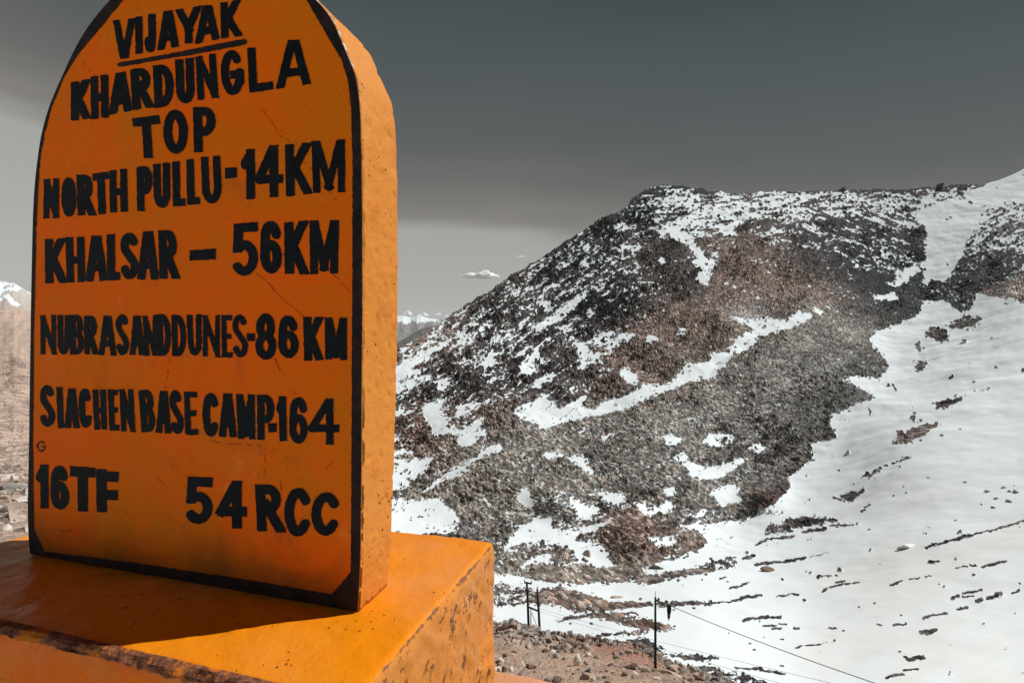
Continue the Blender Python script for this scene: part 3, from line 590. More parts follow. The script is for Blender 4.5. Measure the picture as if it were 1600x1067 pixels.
# ------------------------------------------------------------------ dirt hillside at the left and far ranges
def sheet(name, ridge, rows, cols, mat, tintf, snowf, rough_amp, label, jag=2.0, seed=90):
    """rows: list of (fraction from ridge down to py_bottom, py_bottom, depth)"""
    ridge = np.array(ridge, float); r = np.interp(cols, ridge[:, 0], ridge[:, 1])
    r = r + jag * 2 * (fbm(cols / 14, cols * 0 + seed, seed, 4) - 0.5)
    nv = 160; v = np.linspace(0, 1, nv)[:, None]
    pyb, yr, yb, pw = rows
    if callable(pyb): pyb, yb = pyb(cols)
    px = np.broadcast_to(cols, (nv, len(cols))).copy(); py = r * (1 - v) + pyb * v
    Y = np.exp(np.log(yr) * (1 - v ** pw) + np.log(yb) * v ** pw) + 0 * px
    P = unp(px, py, Y); N = grid_normals(P); x, y = P[..., 0], P[..., 1]
    amp = rough_amp * Y
    h = (fbm(px / 26, py / 26, seed + 1, 5) - 0.5) * amp * np.clip(v / 0.05, 0.15, 1)
    P = P + N * h[..., None]
    T = tintf(px, py); sn = snowf(px, py)
    b = P[0].copy(); b[:, 1] += yr * 0.15; b[:, 2] -= yr * 0.12
    P = np.concatenate([b[None], P]); T = np.concatenate([T[:1], T]); sn = np.concatenate([sn[:1], sn])
    me = np_mesh(name, P.reshape(-1, 3), grid_faces(*P.shape[:2]), True, {'snow': ('FLOAT', sn), 'tint': ('FLOAT_COLOR', np.concatenate([T, np.ones(T.shape[:-1] + (1,))], -1))})
    return tag(link(me, name, mat), kind='structure', label=label)
def hill_tint(px, py):
    a = np.array((0.60,0.465,0.39)) * (0.84 + 0.28 * fbm(px / 24, py / 15, 101, 5))[..., None]
    g = np.clip((490 - py) / 25, 0, 1)[..., None]
    a = a * (1 - g) + np.array((0.56,0.53,0.50)) * g
    d = (fbm(px / 12, py / 5, 103, 4) > 0.62) & (np.abs(py - 585 - px * 0.3) < 30)
    return np.where(d[..., None], a * 0.62, a)
HS = raster([(0.62,[(-400,330),(-100,400),(0,438),(22,441),(48,456),(60,463),(22,454),(10,452),(48,484),(60,492),(20,474),(8,466),(0,470),(-60,440),(-300,400)])], -900, 200, 1500, 600, 0.05, 2)
def hill_snow(px, py):
    s = sample(HS, -900, 200, px + 6 * (fbm(px / 8, py / 5, 105, 3) - .5), py + 5 * (fbm(px / 8, py / 5, 106, 3) - .5))
    return np.clip(s + (fbm(px / 9, py / 3, 107, 4) - 0.5) * 1.5 * np.clip(s * 2.2, 0, 1), 0, 1)
sheet('dirt_hillside', [(-1000,200),(-400,330),(-100,400),(0,439),(22,442),(48,458),(150,490),(300,520),(420,575),(500,640),(590,760),(640,860)], (lambda q: (np.maximum(765, np.interp(q, CREST[:, 0], CREST[:, 1]) + 22), near_depth(q, np.interp(q, CREST[:, 0], CREST[:, 1])) + np.clip((q - 60) / 300, 0, 1) * 8), 1000, 17, 0.75),
      np.concatenate([np.arange(-1000, -30, 15.0), np.arange(-30, 80, 1.2), np.arange(80, 600, 6)]), terrain_mat('pink_hillside', 0.5), hill_tint, hill_snow, 0.012, 'pinkish bare hillside with a snow streaked top', 1.0, 110)
def far_tint(px, py): return np.array((0.30,0.30,0.295)) * (0.85 + 0.3 * fbm(px / 6, py / 12, 121, 4))[..., None]
def far_snow(px, py): return np.clip(0.72 + (500 - py) / 9 + (fbm(px / 4, py / 7, 122, 4) - 0.5) * 1.6, 0, 1)
sheet('snowy_distant_range', [(-300,540),(0,525),(150,508),(300,500),(420,506),(560,496),(600,493),(622,493),(640,495),(652,493),(668,496),(684,499),(697,492),(708,488),(717,490),(730,500),(780,512),(900,505),(1500,500)], (580, 11000, 7000, 1.0),
      np.arange(-300, 1500, 1.5), terrain_mat('far_snowy_rock', 0.02), far_tint, far_snow, 0.01, 'snow topped range far behind the hill', 1.5, 130)
def foot_tint(px, py): return np.array((0.185,0.19,0.19)) * (0.85 + 0.3 * fbm(px / 8, py / 8, 123, 4))[..., None]
sheet('grey_foothills', [(-300,570),(100,552),(300,545),(450,556),(560,548),(612,541),(640,524),(660,513),(680,508),(710,504),(740,512),(800,520),(1500,540)], (600, 6000, 3500, 1.0),
      np.arange(-300, 1500, 1.5), terrain_mat('foothill_rock', 0.03), foot_tint, lambda px, py: 0 * px, 0.012, 'bare grey foothills behind the hill', 1.0, 140)

# ground by the road; unseen snow and rise behind camera added to bounce light
def ground():
    xs = np.concatenate([np.linspace(-70, -6, 40), np.linspace(-5.5, 5.5, 90), np.linspace(6, 70, 40)]); ys = np.concatenate([np.linspace(-90, -6, 60), np.linspace(-5.8, 2.15, 80)])
    X, Yv = np.meshgrid(xs, ys)
    Z = (fbm(X * 2, Yv * 2, 151, 4) - 0.5) * 0.06 - 0.03
    up = np.clip((-Yv - 7) / 60, 0, 1); Z = Z + up ** 1.1 * 9 + (fbm(X / 8, Yv / 8, 152, 4) - .5) * 3 * np.clip((-Yv - 7) / 10, 0, 1)
    Z = Z - np.clip((Yv - 1.7) / 0.45, 0, 1) ** 2 * 0.25
    P = np.stack([X, Yv, Z], -1)
    T = np.array((0.36,0.28,0.23)) * (0.7 + 0.6 * fbm(X * 3, Yv * 3, 153, 4))[..., None]
    sn = np.clip(0.15 + 1.2 * np.clip((-Yv + 0.1) / 1, 0, 1) + 0.5 * (fbm(X / 2, Yv / 2, 154, 3) - 0.5), 0, 1)
    me = np_mesh('ground', P.reshape(-1, 3), grid_faces(*P.shape[:2])[:, ::-1], True, {'snow': ('FLOAT', sn), 'tint': ('FLOAT_COLOR', np.concatenate([T, np.ones(T.shape[:-1] + (1,))], -1))})
    tag(link(me, 'ground', M_near), kind='structure', label='roadside dirt around the milestone with unseen snow added to bounce light')
ground()

# ------------------------------------------------------------------ the milestone
H = 0.45
Fc = np.array([-0.2449, 0.8673]); av = np.array([0.9558, -0.2940]); bv = np.array([0.2940, 0.9558])
fn = np.array([-bv[0], -bv[1]])          # face normal (towards the road)
def face_unp(px, py, off=0.0):
    """photo pixel on the painted face -> point on the face plane, off metres proud of it"""
    px = np.asarray(px, float); py = np.asarray(py, float)
    dx = (px - CX) / F; dz = (HY - py) / F
    t_ = (Fc @ fn) / (dx * fn[0] + fn[1])
    return np.stack([dx * t_ + fn[0] * off, t_ + fn[1] * off, dz * t_ + CZ], -1)

root = bpy.data.objects.new('milestone', None); COL.objects.link(root)
root.location = (float(Fc[0] - 0.38 * av[0]), float(Fc[1] - 0.38 * av[1]), 0)
tag(root, 'large orange round topped roadside milestone with black hand painted distances on a stepped plinth', 'milestone')
def part(me, name, mat, label=None, parent=None):
    o = bpy.data.objects.new(name, me); COL.objects.link(o)
    if not me.materials: me.materials.append(mat)
    p = parent or root
    o.parent = p
    if p is root: o.location = tuple(-np.array(root.location))
    if label: o['label'] = label
    return o

OUT = [(47,866),(44,840),(43,800),(44,740),(45,700),(46,620),(47,550),(48,480),(49,430),(51,340),(53,298),(56,267),(63,214),(76,166),(96,121),(118,73),(140,37),(171,0),(205,-30),(245,-55),(290,-70),(335,-74),(380,-70),(420,-58),(460,-33),(496,0),(521,31),(544,87),(558,118),(564,169),(566,253),(567,330),(567,420),(567,520),(566,620),(566,720),(565,800),(564,880),(560,956)]
def dense(pts, n):
    p = np.array(pts, float); d = np.concatenate([[0], np.cumsum(np.hypot(*np.diff(p, axis=0).T))]); s = np.linspace(0, d[-1], n)
    q = np.stack([np.interp(s, d, p[:, 0]), np.interp(s, d, p[:, 1])], 1)
    for _ in range(3): q[1:-1] = 0.25 * q[:-2] + 0.5 * q[1:-1] + 0.25 * q[2:]
    return q
def slab():
    o2 = dense(OUT, 420); P = face_unp(o2[:, 0], o2[:, 1])
    # slab-plane coords: u along face, z up
    u = (P[:, :2] - Fc) @ av; z = P[:, 2]
    cu, czz = -0.37, CZ + 0.02
    n = len(u)
    tu = np.gradient(u); tz = np.gradient(z); ln = np.hypot(tu, tz) + 1e-9
    ou, oz = -tz / ln, tu / ln                       # outward in the plane (left edge going up -> outward is -u)
    sgn = np.sign(((u - cu) * ou + (z - czz) * oz).mean()); ou *= sgn; oz *= sgn
    zrel = np.clip((z - (CZ - H)) / 0.42, 0, 1)
    thick = 0.101 * (1 + 0.24 * zrel)
    bd = np.array([0.2588, 0.9659])
    rings = []
    arc = np.arange(n) * 0.0062
    prof = [(0.0, -0.006), (0.002, -0.0018), (0.006, 0.0)] + [(f, 0.0) for f in np.linspace(0.05, 0.95, 26)] + [(0.97, -0.002), (1.0, -0.008)]
    for f, ins in prof:
        d = thick * f if f > 0.01 else np.full(n, f)
        nz_ = (fbm(arc * 18, np.full(n, f * 1.6), 201, 5) - 0.5) * 0.0032 + (vnoise(arc * 110, np.full(n, f * 9), 202) - 0.5) * 0.0008
        pit = cells(arc, np.full(n, f * 0.11), 0.012, 205); nz_ = nz_ - 0.004 * pit[0] * (pit[1] > 0.8)
        edge = (fbm(arc * 90, np.full(n, 3.0), 203, 4) - 0.5) * 0.003 if f < 0.01 else 0
        w = np.clip(f * 8, 0, 1) if f > 0.006 else 0
        off = ins + nz_ * w + (edge if f < 0.006 else 0)
        uu = u + ou * off; zz = z + oz * off
        xy = Fc + uu[:, None] * av + d[:, None] * bd
        rings.append(np.concatenate([xy, zz[:, None]], 1))
    R = np.stack(rings)
    nr = len(rings)
    V = R.reshape(-1, 3); fq = grid_faces(nr, n)
    me = bpy.data.meshes.new('stone_slab')
    faces = [tuple(int(i) for i in f) for f in fq]
    faces.append(tuple(range(n - 1, -1, -1)))                # front
    faces.append(tuple(range((nr - 1) * n, nr * n)))          # back
    faces.append(tuple([r * n for r in range(nr)] + [r * n + n - 1 for r in range(nr - 1, -1, -1)]))
    me.from_pydata([tuple(v) for v in V], [], faces)
    me.materials.append(M_side); me.materials.append(M_face); me.materials.append(M_chip)
    mi = np.zeros(len(faces), np.int32); mi[-3] = 1
    for r_ in (0, 1):
        for c_ in range(n - 1):
            if o2[c_, 0] > 470 and o2[c_, 1] < 100: mi[r_ * (n - 1) + c_] = 2
    me.polygons.foreach_set('material_index', mi)
    sm = np.ones(len(faces), bool); sm[-3:] = False; me.polygons.foreach_set('use_smooth', sm)
    me.update(); me.validate()
    bm = bmesh.new(); bm.from_mesh(me); bmesh.ops.recalc_face_normals(bm, faces=bm.faces)
    bmesh.ops.triangulate(bm, faces=[f for f in bm.faces if len(f.verts) > 4]); bm.to_mesh(me); bm.free()
    return part(me, 'stone_slab', M_side)
slab()

# ---- hand painted marks: distance field in the face plane -> polygons
def seg_sd(X, Y, a, b, hw, square):
    dx, dy = b[0] - a[0], b[1] - a[1]; L = math.hypot(dx, dy) + 1e-9; ux, uy = dx / L, dy / L
    u = (X - a[0]) * ux + (Y - a[1]) * uy; v = -(X - a[0]) * uy + (Y - a[1]) * ux
    if square:
        qx = np.abs(u - L / 2) - (L / 2 + square); qy = np.abs(v) - hw
        return np.hypot(np.maximum(qx, 0), np.maximum(qy, 0)) + np.minimum(np.maximum(qx, qy), 0)
    return np.hypot(u - np.clip(u, 0, L), v) - hw
def arc(cx, cy, rx, ry, a0, a1, n=14):
    return [(cx + rx * math.cos(math.radians(a)), cy + ry * math.sin(math.radians(a))) for a in np.linspace(a0, a1, n)]
# glyphs in a unit box (x right, y down). 'S' = straight strokes with cut ends, 'R' = round strokes
GL = {
 'A': [('S',[(.40,0),(.0,1)]),('S',[(.60,0),(1,1)]),('S',[(.2,.74),(.8,.74)])],
 'B': [('S',[(0,0),(0,1)]),('R',[(0,0),(.5,0)]+arc(.5,.24,.42,.24,-90,90)+[(.1,.48)]),('R',[(.1,.48),(.5,.48)]+arc(.5,.74,.5,.26,-90,90)+[(0,1)])],
 'C': [('R',arc(.55,.5,.55,.5,-38,-322,26))],
 'D': [('S',[(0,0),(0,1)]),('R',[(0,0),(.3,0)]+arc(.3,.5,.7,.5,-90,90,20)+[(0,1)])],
 'E': [('S',[(0,0),(0,1)]),('S',[(0,0),(1,0)]),('S',[(0,.5),(.8,.5)]),('S',[(0,1),(1,1)])],
 'F': [('S',[(0,0),(0,1)]),('S',[(0,.06),(1,.06)]),('S',[(0,.62),(.94,.62)])],
 'G': [('R',arc(.5,.5,.5,.5,-45,-360,26)),('S',[(1,.56),(1,.72)]),('S',[(.62,.55),(1,.55)])],
 'H': [('S',[(0,0),(0,1)]),('S',[(1,0),(1,1)]),('S',[(0,.52),(1,.52)])],
 'I': [('S',[(.5,0),(.5,1)])],
 'J': [('S',[(.95,0),(.95,.7)]),('R',[(.95,.7)]+arc(.475,.72,.475,.28,0,180))],
 'K': [('S',[(0,0),(0,1)]),('S',[(.95,0),(.12,.55)]),('S',[(.22,.38),(1,1)])],
 'L': [('S',[(0,0),(0,1)]),('S',[(0,1),(1,1)])],
 'M': [('S',[(0,0),(.0,1)]),('S',[(1,0),(1,1)]),('S',[(.08,0),(.5,.9)]),('S',[(.92,0),(.5,.9)])],
 'N': [('S',[(0,0),(0,1)]),('S',[(1,0),(1,1)]),('S',[(0,0),(1,1)])],
 'O': [('R',arc(.5,.5,.5,.5,0,360,34))],
 'P': [('S',[(0,0),(0,1)]),('R',[(0,0),(.5,0)]+arc(.5,.28,.5,.28,-90,90)+[(0,.56)])],
 'R': [('S',[(0,0),(0,1)]),('R',[(0,0),(.5,0)]+arc(.5,.25,.43,.25,-90,90)+[(.1,.5)]),('S',[(.38,.48),(1,1)])],
 'S': [('R',arc(.5,.24,.47,.24,-25,-190,14)+[(.12,.36),(.5,.5),(.86,.63)]+arc(.5,.76,.5,.24,-15,160,14))],
 'T': [('S',[(0,0),(1,0)]),('S',[(.5,0),(.5,1)])],
 'U': [('S',[(0,0),(0,.7)]),('S',[(1,0),(1,.7)]),('R',[(0,.62)]+arc(.5,.7,.5,.3,180,0,18)+[(1,.62)])],
 'V': [('S',[(0,0),(.42,1)]),('S',[(1,0),(.58,1)])],
 'Y': [('S',[(0,0),(.46,.55)]),('S',[(1,0),(.54,.55)]),('S',[(.5,.5),(.5,1)])],
 '1': [('S',[(1,0),(1,1)]),('R',[(.0,.22),(.9,.03)]),('R',[(.0,.27),(.9,.20)])],
 '4': [('S',[(.74,0),(.74,1)]),('S',[(.66,0),(0,.62)]),('S',[(0,.68),(1,.68)])],
 '5': [('S',[(.14,0),(1,0)]),('S',[(.14,0),(.08,.46)]),('R',[(.1,.45)]+arc(.47,.70,.53,.30,-125,140,22))],
 '6': [('R',arc(.55,.27,.44,.27,-12,-170,14)+[(.06,.45)]+arc(.52,.72,.48,.28,180,-180,30))],
 '8': [('R',arc(.5,.25,.43,.25,0,360,26)),('R',arc(.5,.74,.5,.26,0,360,28))],
}
def box_sd(X, Y, quad):
    """> 0 outside the letter's top and bottom edges"""
    (ax, ay), (bx, by), (cx_, cy_), (dx_, dy_) = quad
    yt = ay + (by - ay) * (X - ax) / (bx - ax + 1e-9); yb = dy_ + (cy_ - dy_) * (X - dx_) / (cx_ - dx_ + 1e-9)
    return np.maximum(yt - Y, Y - yb)
def glyph_sd(X, Y, ch, quad, w):
    w = w * 1.05 * {'N': .82, 'M': .84, 'W': .8, 'V': .9, 'H': .92, 'I': .95, 'E': .9}.get(ch, 1.0)
    q = np.array(quad, float)
    if ch == '-':
        d = np.full(X.shape, 99.0)
        e = []
        for (p0, p1) in zip(q, np.roll(q, -1, 0)):
            L = np.hypot(*(p1 - p0)); nx, ny = (p1 - p0)[1] / L, -(p1 - p0)[0] / L
            e.append((X - p0[0]) * nx + (Y - p0[1]) * ny)
        return np.maximum.reduce(e) 
    hw = w / 2
    wq = (np.hypot(*(q[1] - q[0])) + np.hypot(*(q[2] - q[3]))) / 2; hq = (np.hypot(*(q[3] - q[0])) + np.hypot(*(q[2] - q[1]))) / 2
    ix, iy = min(hw / wq, 0.49), hw / hq
    def mp(p):
        u = ix + p[0] * (1 - 2 * ix); v = iy + p[1] * (1 - 2 * iy)
        return (q[0] * (1 - u) + q[1] * u) * (1 - v) + (q[3] * (1 - u) + q[2] * u) * v
    d = np.full(X.shape, 99.0)
    for kind, pts in GL[ch]:
        pp = [mp(p) for p in pts]
        if kind == 'S':
            for a, b in zip(pp[:-1], pp[1:]):
                diag = abs(b[0] - a[0]) > 0.15 * abs(b[1] - a[1]) and abs(b[1] - a[1]) > 0.3 * abs(b[0] - a[0])
                d = np.minimum(d, seg_sd(X, Y, a, b, hw, hw * (1.5 if diag else 1.0)))
        else:
            for a, b in zip(pp[:-1], pp[1:]):
                if np.hypot(*(b - a)) > 1e-4: d = np.minimum(d, seg_sd(X, Y, a, b, hw, 0))
    return np.maximum(d, box_sd(X, Y, quad))
def field_mesh(name, fld, x0, y0, st, off):
    ny, nx = fld.shape; ins = fld < 0
    V = []; Fs = []
    def add(poly):
        b = len(V); V.extend(poly); Fs.append(tuple(range(b, b + len(poly))))
    cnt = ins[:-1, :-1].astype(int) + ins[1:, :-1] + ins[:-1, 1:] + ins[1:, 1:]
    for j in range(ny - 1):
        row = cnt[j]
        if not row.any(): continue
        i = 0
        idx = np.nonzero(row)[0]; k = 0
        while k < len(idx):
            i = idx[k]
            if row[i] == 4:
                e = k
                while e + 1 < len(idx) and idx[e + 1] == idx[e] + 1 and row[idx[e + 1]] == 4: e += 1
                xa, xb = x0 + i * st, x0 + (idx[e] + 1) * st; ya, yb = y0 + j * st, y0 + (j + 1) * st
                add([(xa, ya), (xa, yb), (xb, yb), (xb, ya)]); k = e + 1; continue
            cs = [(i, j), (i, j + 1), (i + 1, j + 1), (i + 1, j)]; poly = []
            for a in range(4):
                p, q = cs[a], cs[(a + 1) % 4]; fp, fq = fld[p[1], p[0]], fld[q[1], q[0]]
                if fp < 0: poly.append((x0 + p[0] * st, y0 + p[1] * st))
                if (fp < 0) != (fq < 0):
                    t_ = fp / (fp - fq); poly.append((x0 + (p[0] + t_ * (q[0] - p[0])) * st, y0 + (p[1] + t_ * (q[1] - p[1])) * st))
            if len(poly) >= 3: add(poly)
            k += 1
    A = np.array(V); Pp = face_unp(A[:, 0], A[:, 1], off)
    me = bpy.data.meshes.new(name); me.from_pydata([tuple(p) for p in Pp], [], Fs); me.update()
    return me
def wob(X, Y, seed, amp=1.0): return amp * (1.3 * (fbm(X / 7, Y / 7, seed, 3) - 0.5) + 0.9 * (vnoise(X / 2.2, Y / 2.2, seed + 3) - 0.5))

Z1 = lambda x, y: (x / 3.5575, y / 3.5575)
def fr(ox, oy, s): return lambda x, y: (ox + x / s, oy + y / s)
LINES = [
 ('VIJAYAK', 11.5, Z1, [('V',633,118,752,102,752,322,633,338),('I',755,96,793,90,796,300,755,307),('J',806,85,870,78,870,290,806,300),('A',880,70,995,55,995,265,880,285),('Y',983,55,1115,35,1115,235,990,258),('A',1090,40,1220,25,1220,222,1090,248),('K',1228,20,1330,0,1342,205,1230,218)]),
 ('KHARDUNGLA', 12.5, Z1, [('K',397,460,500,440,500,662,397,675),('H',505,430,605,413,607,655,510,668),('A',610,415,735,395,735,618,610,642),('R',725,390,838,372,853,598,740,617),('D',852,368,965,355,972,590,862,605),('U',975,335,1080,322,1087,572,985,585),('N',1090,318,1200,298,1218,548,1100,560),('G',1225,285,1350,278,1365,525,1235,540),('L',130+1245.1,270,275+1245.1,255,275+1245.1,500,145+1245.1,520),('A',297+1245.1,235,480+1245.1,215,480+1245.1,470,297+1245.1,497)]),
 ('TOP', 13.5, Z1, [('T',737,660,890,640,900,878,755,885),('O',905,615,1045,610,1050,855,915,860),('P',1075,600,1200,592,1203,845,1080,850)]),
 ('NORTH PULLU', 11.3, fr(50,210,6.154), [('N',120,435,265,420,265,808,112,815),('O',285,425,425,410,435,790,290,800),('R',435,390,585,388,615,785,440,783),('T',585,380,742,360,760,765,600,775),('H',748,352,918,330,925,745,755,755),('P',1010,315,1160,305,1165,735,1015,743),('U',1165,290,1335,270,1335,705,1180,715),('L',1350,265,1480,255,1480,690,1360,700),('L',1485,245,1616,235,1616,675,1500,680),('U',90+1538.5,225,275+1538.5,205,292+1538.5,660,105+1538.5,675)]),
 ('-14KM', 13.2, fr(300,210,6.154), [('-',320,325,435,318,435,420,322,430),('1',472,150,610,140,610,625,475,637),('4',610,110,880,105,880,605,625,612),('K',895,100,1145,80,1145,575,910,605),('M',1150,70,1475,50,1475,560,1170,567)]),
 ('KHALSAR', 12.2, fr(50,335,6.154), [('K',130,240,312,228,335,660,130,665),('H',325,222,510,215,515,655,340,658),('A',520,212,728,200,728,638,520,650),('L',720,195,850,185,853,632,730,637),('S',848,178,1030,178,1030,625,860,628),('A',1018,165,1222,160,1222,630,1018,628),('R',1220,155,1398,150,1420,620,1228,620)]),
 ('- 56KM', 14.0, fr(300,330,6.154), [('-',-18,378,232,360,232,465,-18,477),('5',385,125,638,105,640,620,385,628),('6',645,95,855,92,875,600,660,603),('K',888,110,1112,90,1115,612,897,605),('M',1130,92,1420,88,1405,600,1142,608)]),
 ('NUBRASANDDUNES', 8.7, fr(50,470,6.154), [('N',85,140,236,135,238,515,88,515),('U',248,138,378,135,366,515,252,517),('B',370,135,500,133,505,515,370,518),('R',505,145,630,140,640,515,505,515),('A',645,143,815,143,815,528,645,525),('S',805,130,930,130,940,522,815,522),('A',945,142,1085,142,1085,525,945,520),('N',1065,145,1215,135,1205,530,1090,528),('D',1205,130,1335,128,1345,533,1215,530),('D',1345,135,1480,135,1495,535,1350,535),('U',1490,135,1636,130,1636,525,1508,525),
   ('N',110+1538.5,138,272+1538.5,135,272+1538.5,545,108+1538.5,535),('E',285+1538.5,138,388+1538.5,138,395+1538.5,547,290+1538.5,545),('S',388+1538.5,132,530+1538.5,130,545+1538.5,545,400+1538.5,545)]),
 ('-86KM', 12.2, fr(300,470,6.154), [('-',528,315,612,312,612,388,535,390),('8',612,122,808,122,818,565,612,565),('6',825,145,1015,142,1038,550,830,550),('K',1070,155,1262,155,1255,570,1085,577),('M',1280,160,1495,165,1493,572,1283,563)]),
 ('SIACHEN BASE', 9.6, fr(50,590,6.154), [('S',80,70,215,72,232,470,80,470),('I',238,88,295,88,310,485,258,487),('A',318,103,455,103,462,487,318,485),('C',445,103,565,105,585,480,460,480),('H',582,113,715,113,728,500,605,500),('E',730,110,830,113,845,510,750,505),('N',845,112,975,107,1000,527,862,515),('B',1025,115,1175,115,1192,522,1060,522),('A',1200,125,1340,125,1345,540,1195,525),('S',1315,120,1445,122,1468,542,1345,542),('E',1462,135,1592,133,1605,550,1480,548)]),
 ('CAMP-164', 11.2, fr(300,590,6.154), [('C',100,145,258,145,258,565,110,565),('A',265,150,430,150,435,575,262,568),('M',425,155,610,163,612,595,448,590),('P',628,163,797,167,797,595,632,595),('-',735,440,818,438,818,520,738,525),('1',808,175,912,178,915,608,830,612),('6',930,185,1110,188,1120,632,935,632),('4',1130,198,1420,200,1420,640,1135,640)]),
 ('16TF', 12.0, fr(30,710,6.154), [('1',163,95,285,95,287,515,170,520),('6',298,105,462,105,495,525,305,525),('T',495,108,735,125,745,545,485,545),('F',745,135,962,150,960,555,750,553)]),
 ('54 RCC', 14.5, fr(280,710,5.714), [('5',55,192,305,205,300,618,55,615),('4',338,228,608,235,608,660,350,660),('R',680,268,915,265,940,697,700,680),('C',940,298,1178,298,1170,728,942,728),('C',1182,335,1437,335,1418,722,1185,722)]),
]
def marks():
    st = 0.8
    for li, (txt, w, cf, gl) in enumerate(LINES):
        quads = []
        for g in gl:
            ch, c8 = g[0], g[1:]
            quads.append((ch, [cf(c8[k], c8[k + 1]) for k in (0, 2, 4, 6)]))
        allp = np.array([p for _, q in quads for p in q]); x0, y0 = allp.min(0) - 4; x1, y1 = allp.max(0) + 4
        X, Y = np.meshgrid(np.arange(x0, x1, st), np.arange(y0, y1, st)); fld = np.full(X.shape, 9.0)
        for k, (ch, q) in enumerate(quads):
            qa = np.array(q); m = (X[0] > qa[:, 0].min() - 3) & (X[0] < qa[:, 0].max() + 3); i0, i1 = np.nonzero(m)[0][[0, -1]]
            sl_ = (slice(None), slice(i0, i1 + 1))
            ww = 1.25 * w if ch in 'TF' and txt == '16TF' else w
            fld[sl_] = np.minimum(fld[sl_], glyph_sd(X[sl_], Y[sl_], ch, q, ww))
        fld = fld + wob(X, Y, 300 + li * 7)
        part(field_mesh('lettering', fld, x0, y0, st, 0.0012), 'lettering', M_letter, 'black hand painted letters reading ' + txt)
    # underline
    X, Y = np.meshgrid(np.arange(180, 392, st), np.arange(58, 112, st))
    fld = np.minimum(seg_sd(X, Y, (188, 102), (290, 84), 3.6, 0), seg_sd(X, Y, (290, 84), (382, 66.5), 4.6, 0)) + wob(X, Y, 399)
    part(field_mesh('underline', fld, 180, 58, st, 0.0012), 'underline', M_border, 'dark brush line under the top word')
    # black border all round the face
    st2 = 1.0
    X, Y = np.meshgrid(np.arange(36, 574, st2), np.arange(-84, 966, st2))
    def poly_sd(pts):
        p = np.array(pts, float); d = np.full(X.shape, 1e9); ins = np.zeros(X.shape, bool)
        for (ax, ay), (bx, by) in zip(p, np.roll(p, -1, 0)):
            dx, dy = bx - ax, by - ay; t_ = np.clip(((X - ax) * dx + (Y - ay) * dy) / (dx * dx + dy * dy + 1e-9), 0, 1)
            d = np.minimum(d, (X - ax - t_ * dx) ** 2 + (Y - ay - t_ * dy) ** 2)
            if ay != by: ins ^= ((ay > Y) != (by > Y)) & (X < (bx - ax) * (Y - ay) / (by - ay) + ax)
        d = np.sqrt(d); return np.where(ins, -d, d)
    o2 = dense(OUT, 200)
    INN = [(70,861),(63,846),(54,828),(53,780),(52,700),(53,600),(54,500),(56,420),(57,360),(60,300),(63,253),(70,211),(81,169),(101,121),(124,84),(157,45),(194,0),(225,-25),(260,-43),(300,-54),(335,-57),(372,-54),(405,-44),(440,-25),(479,0),(503,42),(533,93),(544,126),(549,169),(551,253),(551,400),(550,600),(549,800),(548,893),(533,911),(518,928),(400,907),(229,881)]
    fld = np.maximum(poly_sd(o2) + 0.9, -(poly_sd(INN) + wob(X, Y, 410, 1.2)))
    part(field_mesh('painted_border', fld, 36, -84, st2, 0.0008), 'painted_border', M_border, 'black painted border round the face')
    # hairline cracks
    CR = [([(397,424),(418,441),(440,466),(470,490),(488,505)],.55),([(507,417),(530,437),(549,458)],.5),([(430,560),(437,578),(446,585)],.5),([(266,556),(262,585),(258,608)],.45),([(330,689),(352,693),(395,695),(413,700)],.6),([(413,700),(414,725),(412,760)],.5),([(447,702),(449,740)],.45),
          ([(440,205),(452,222)],.6),([(465,245),(500,275)],.45),([(500,285),(525,312)],.45),([(405,165),(420,185),(440,215)],.5),([(438,750),(440,765)],.6),([(80,825),(95,828),(112,829)],.7),([(98,830),(118,826)],.6),([(180,800),(192,796),(200,806)],.5),([(240,740),(258,758)],.5),([(260,830),(275,826),(288,820)],.6),([(130,100),(150,120)],.4),([(520,140),(548,160)],.5),([(455,610),(470,622)],.5),([(520,720),(500,740)],.4)]
    X, Y = np.meshgrid(np.arange(70, 560, 0.8), np.arange(90, 850, 0.8)); fld = np.full(X.shape, 9.0)
    for pts, hw in CR:
        for a, b in zip(pts[:-1], pts[1:]):
            i0, i1 = int((min(a[0], b[0]) - 74) / .8), int((max(a[0], b[0]) - 66) / .8); j0, j1 = int((min(a[1], b[1]) - 94) / .8), int((max(a[1], b[1]) - 86) / .8)
            s2 = (slice(max(j0, 0), j1), slice(max(i0, 0), i1))
            xx_, yy_ = X[s2] + 2.5 * (vnoise(X[s2] / 6, Y[s2] / 6, 421) - .5), Y[s2] + 2.5 * (vnoise(X[s2] / 6, Y[s2] / 6, 422) - .5)
            fld[s2] = np.minimum(fld[s2], seg_sd(xx_, yy_, a, b, hw, 0) + 1.3 * (vnoise(X[s2] / 5, Y[s2] / 5, 423) - 0.45))
    part(field_mesh('surface_cracks', fld, 70, 90, 0.8, 0.0005), 'surface_cracks', M_crack, 'fine dark cracks in the orange paint')
    # faded ring mark and smudge low on the left
    X, Y = np.meshgrid(np.arange(54, 98, .6), np.arange(680, 714, .6))
    fld = glyph_sd(X, Y, 'G', [(57,688),(73,688),(72,706),(58,706)], 3.0)
    fld = fld + 2.2 * (vnoise(X / 1.8, Y / 1.8, 431) - 0.38)
    part(field_mesh('faded_mark', fld, 54, 680, .6, 0.0009), 'faded_mark', M_stamp, 'worn ring shaped mark low on the left')
marks()

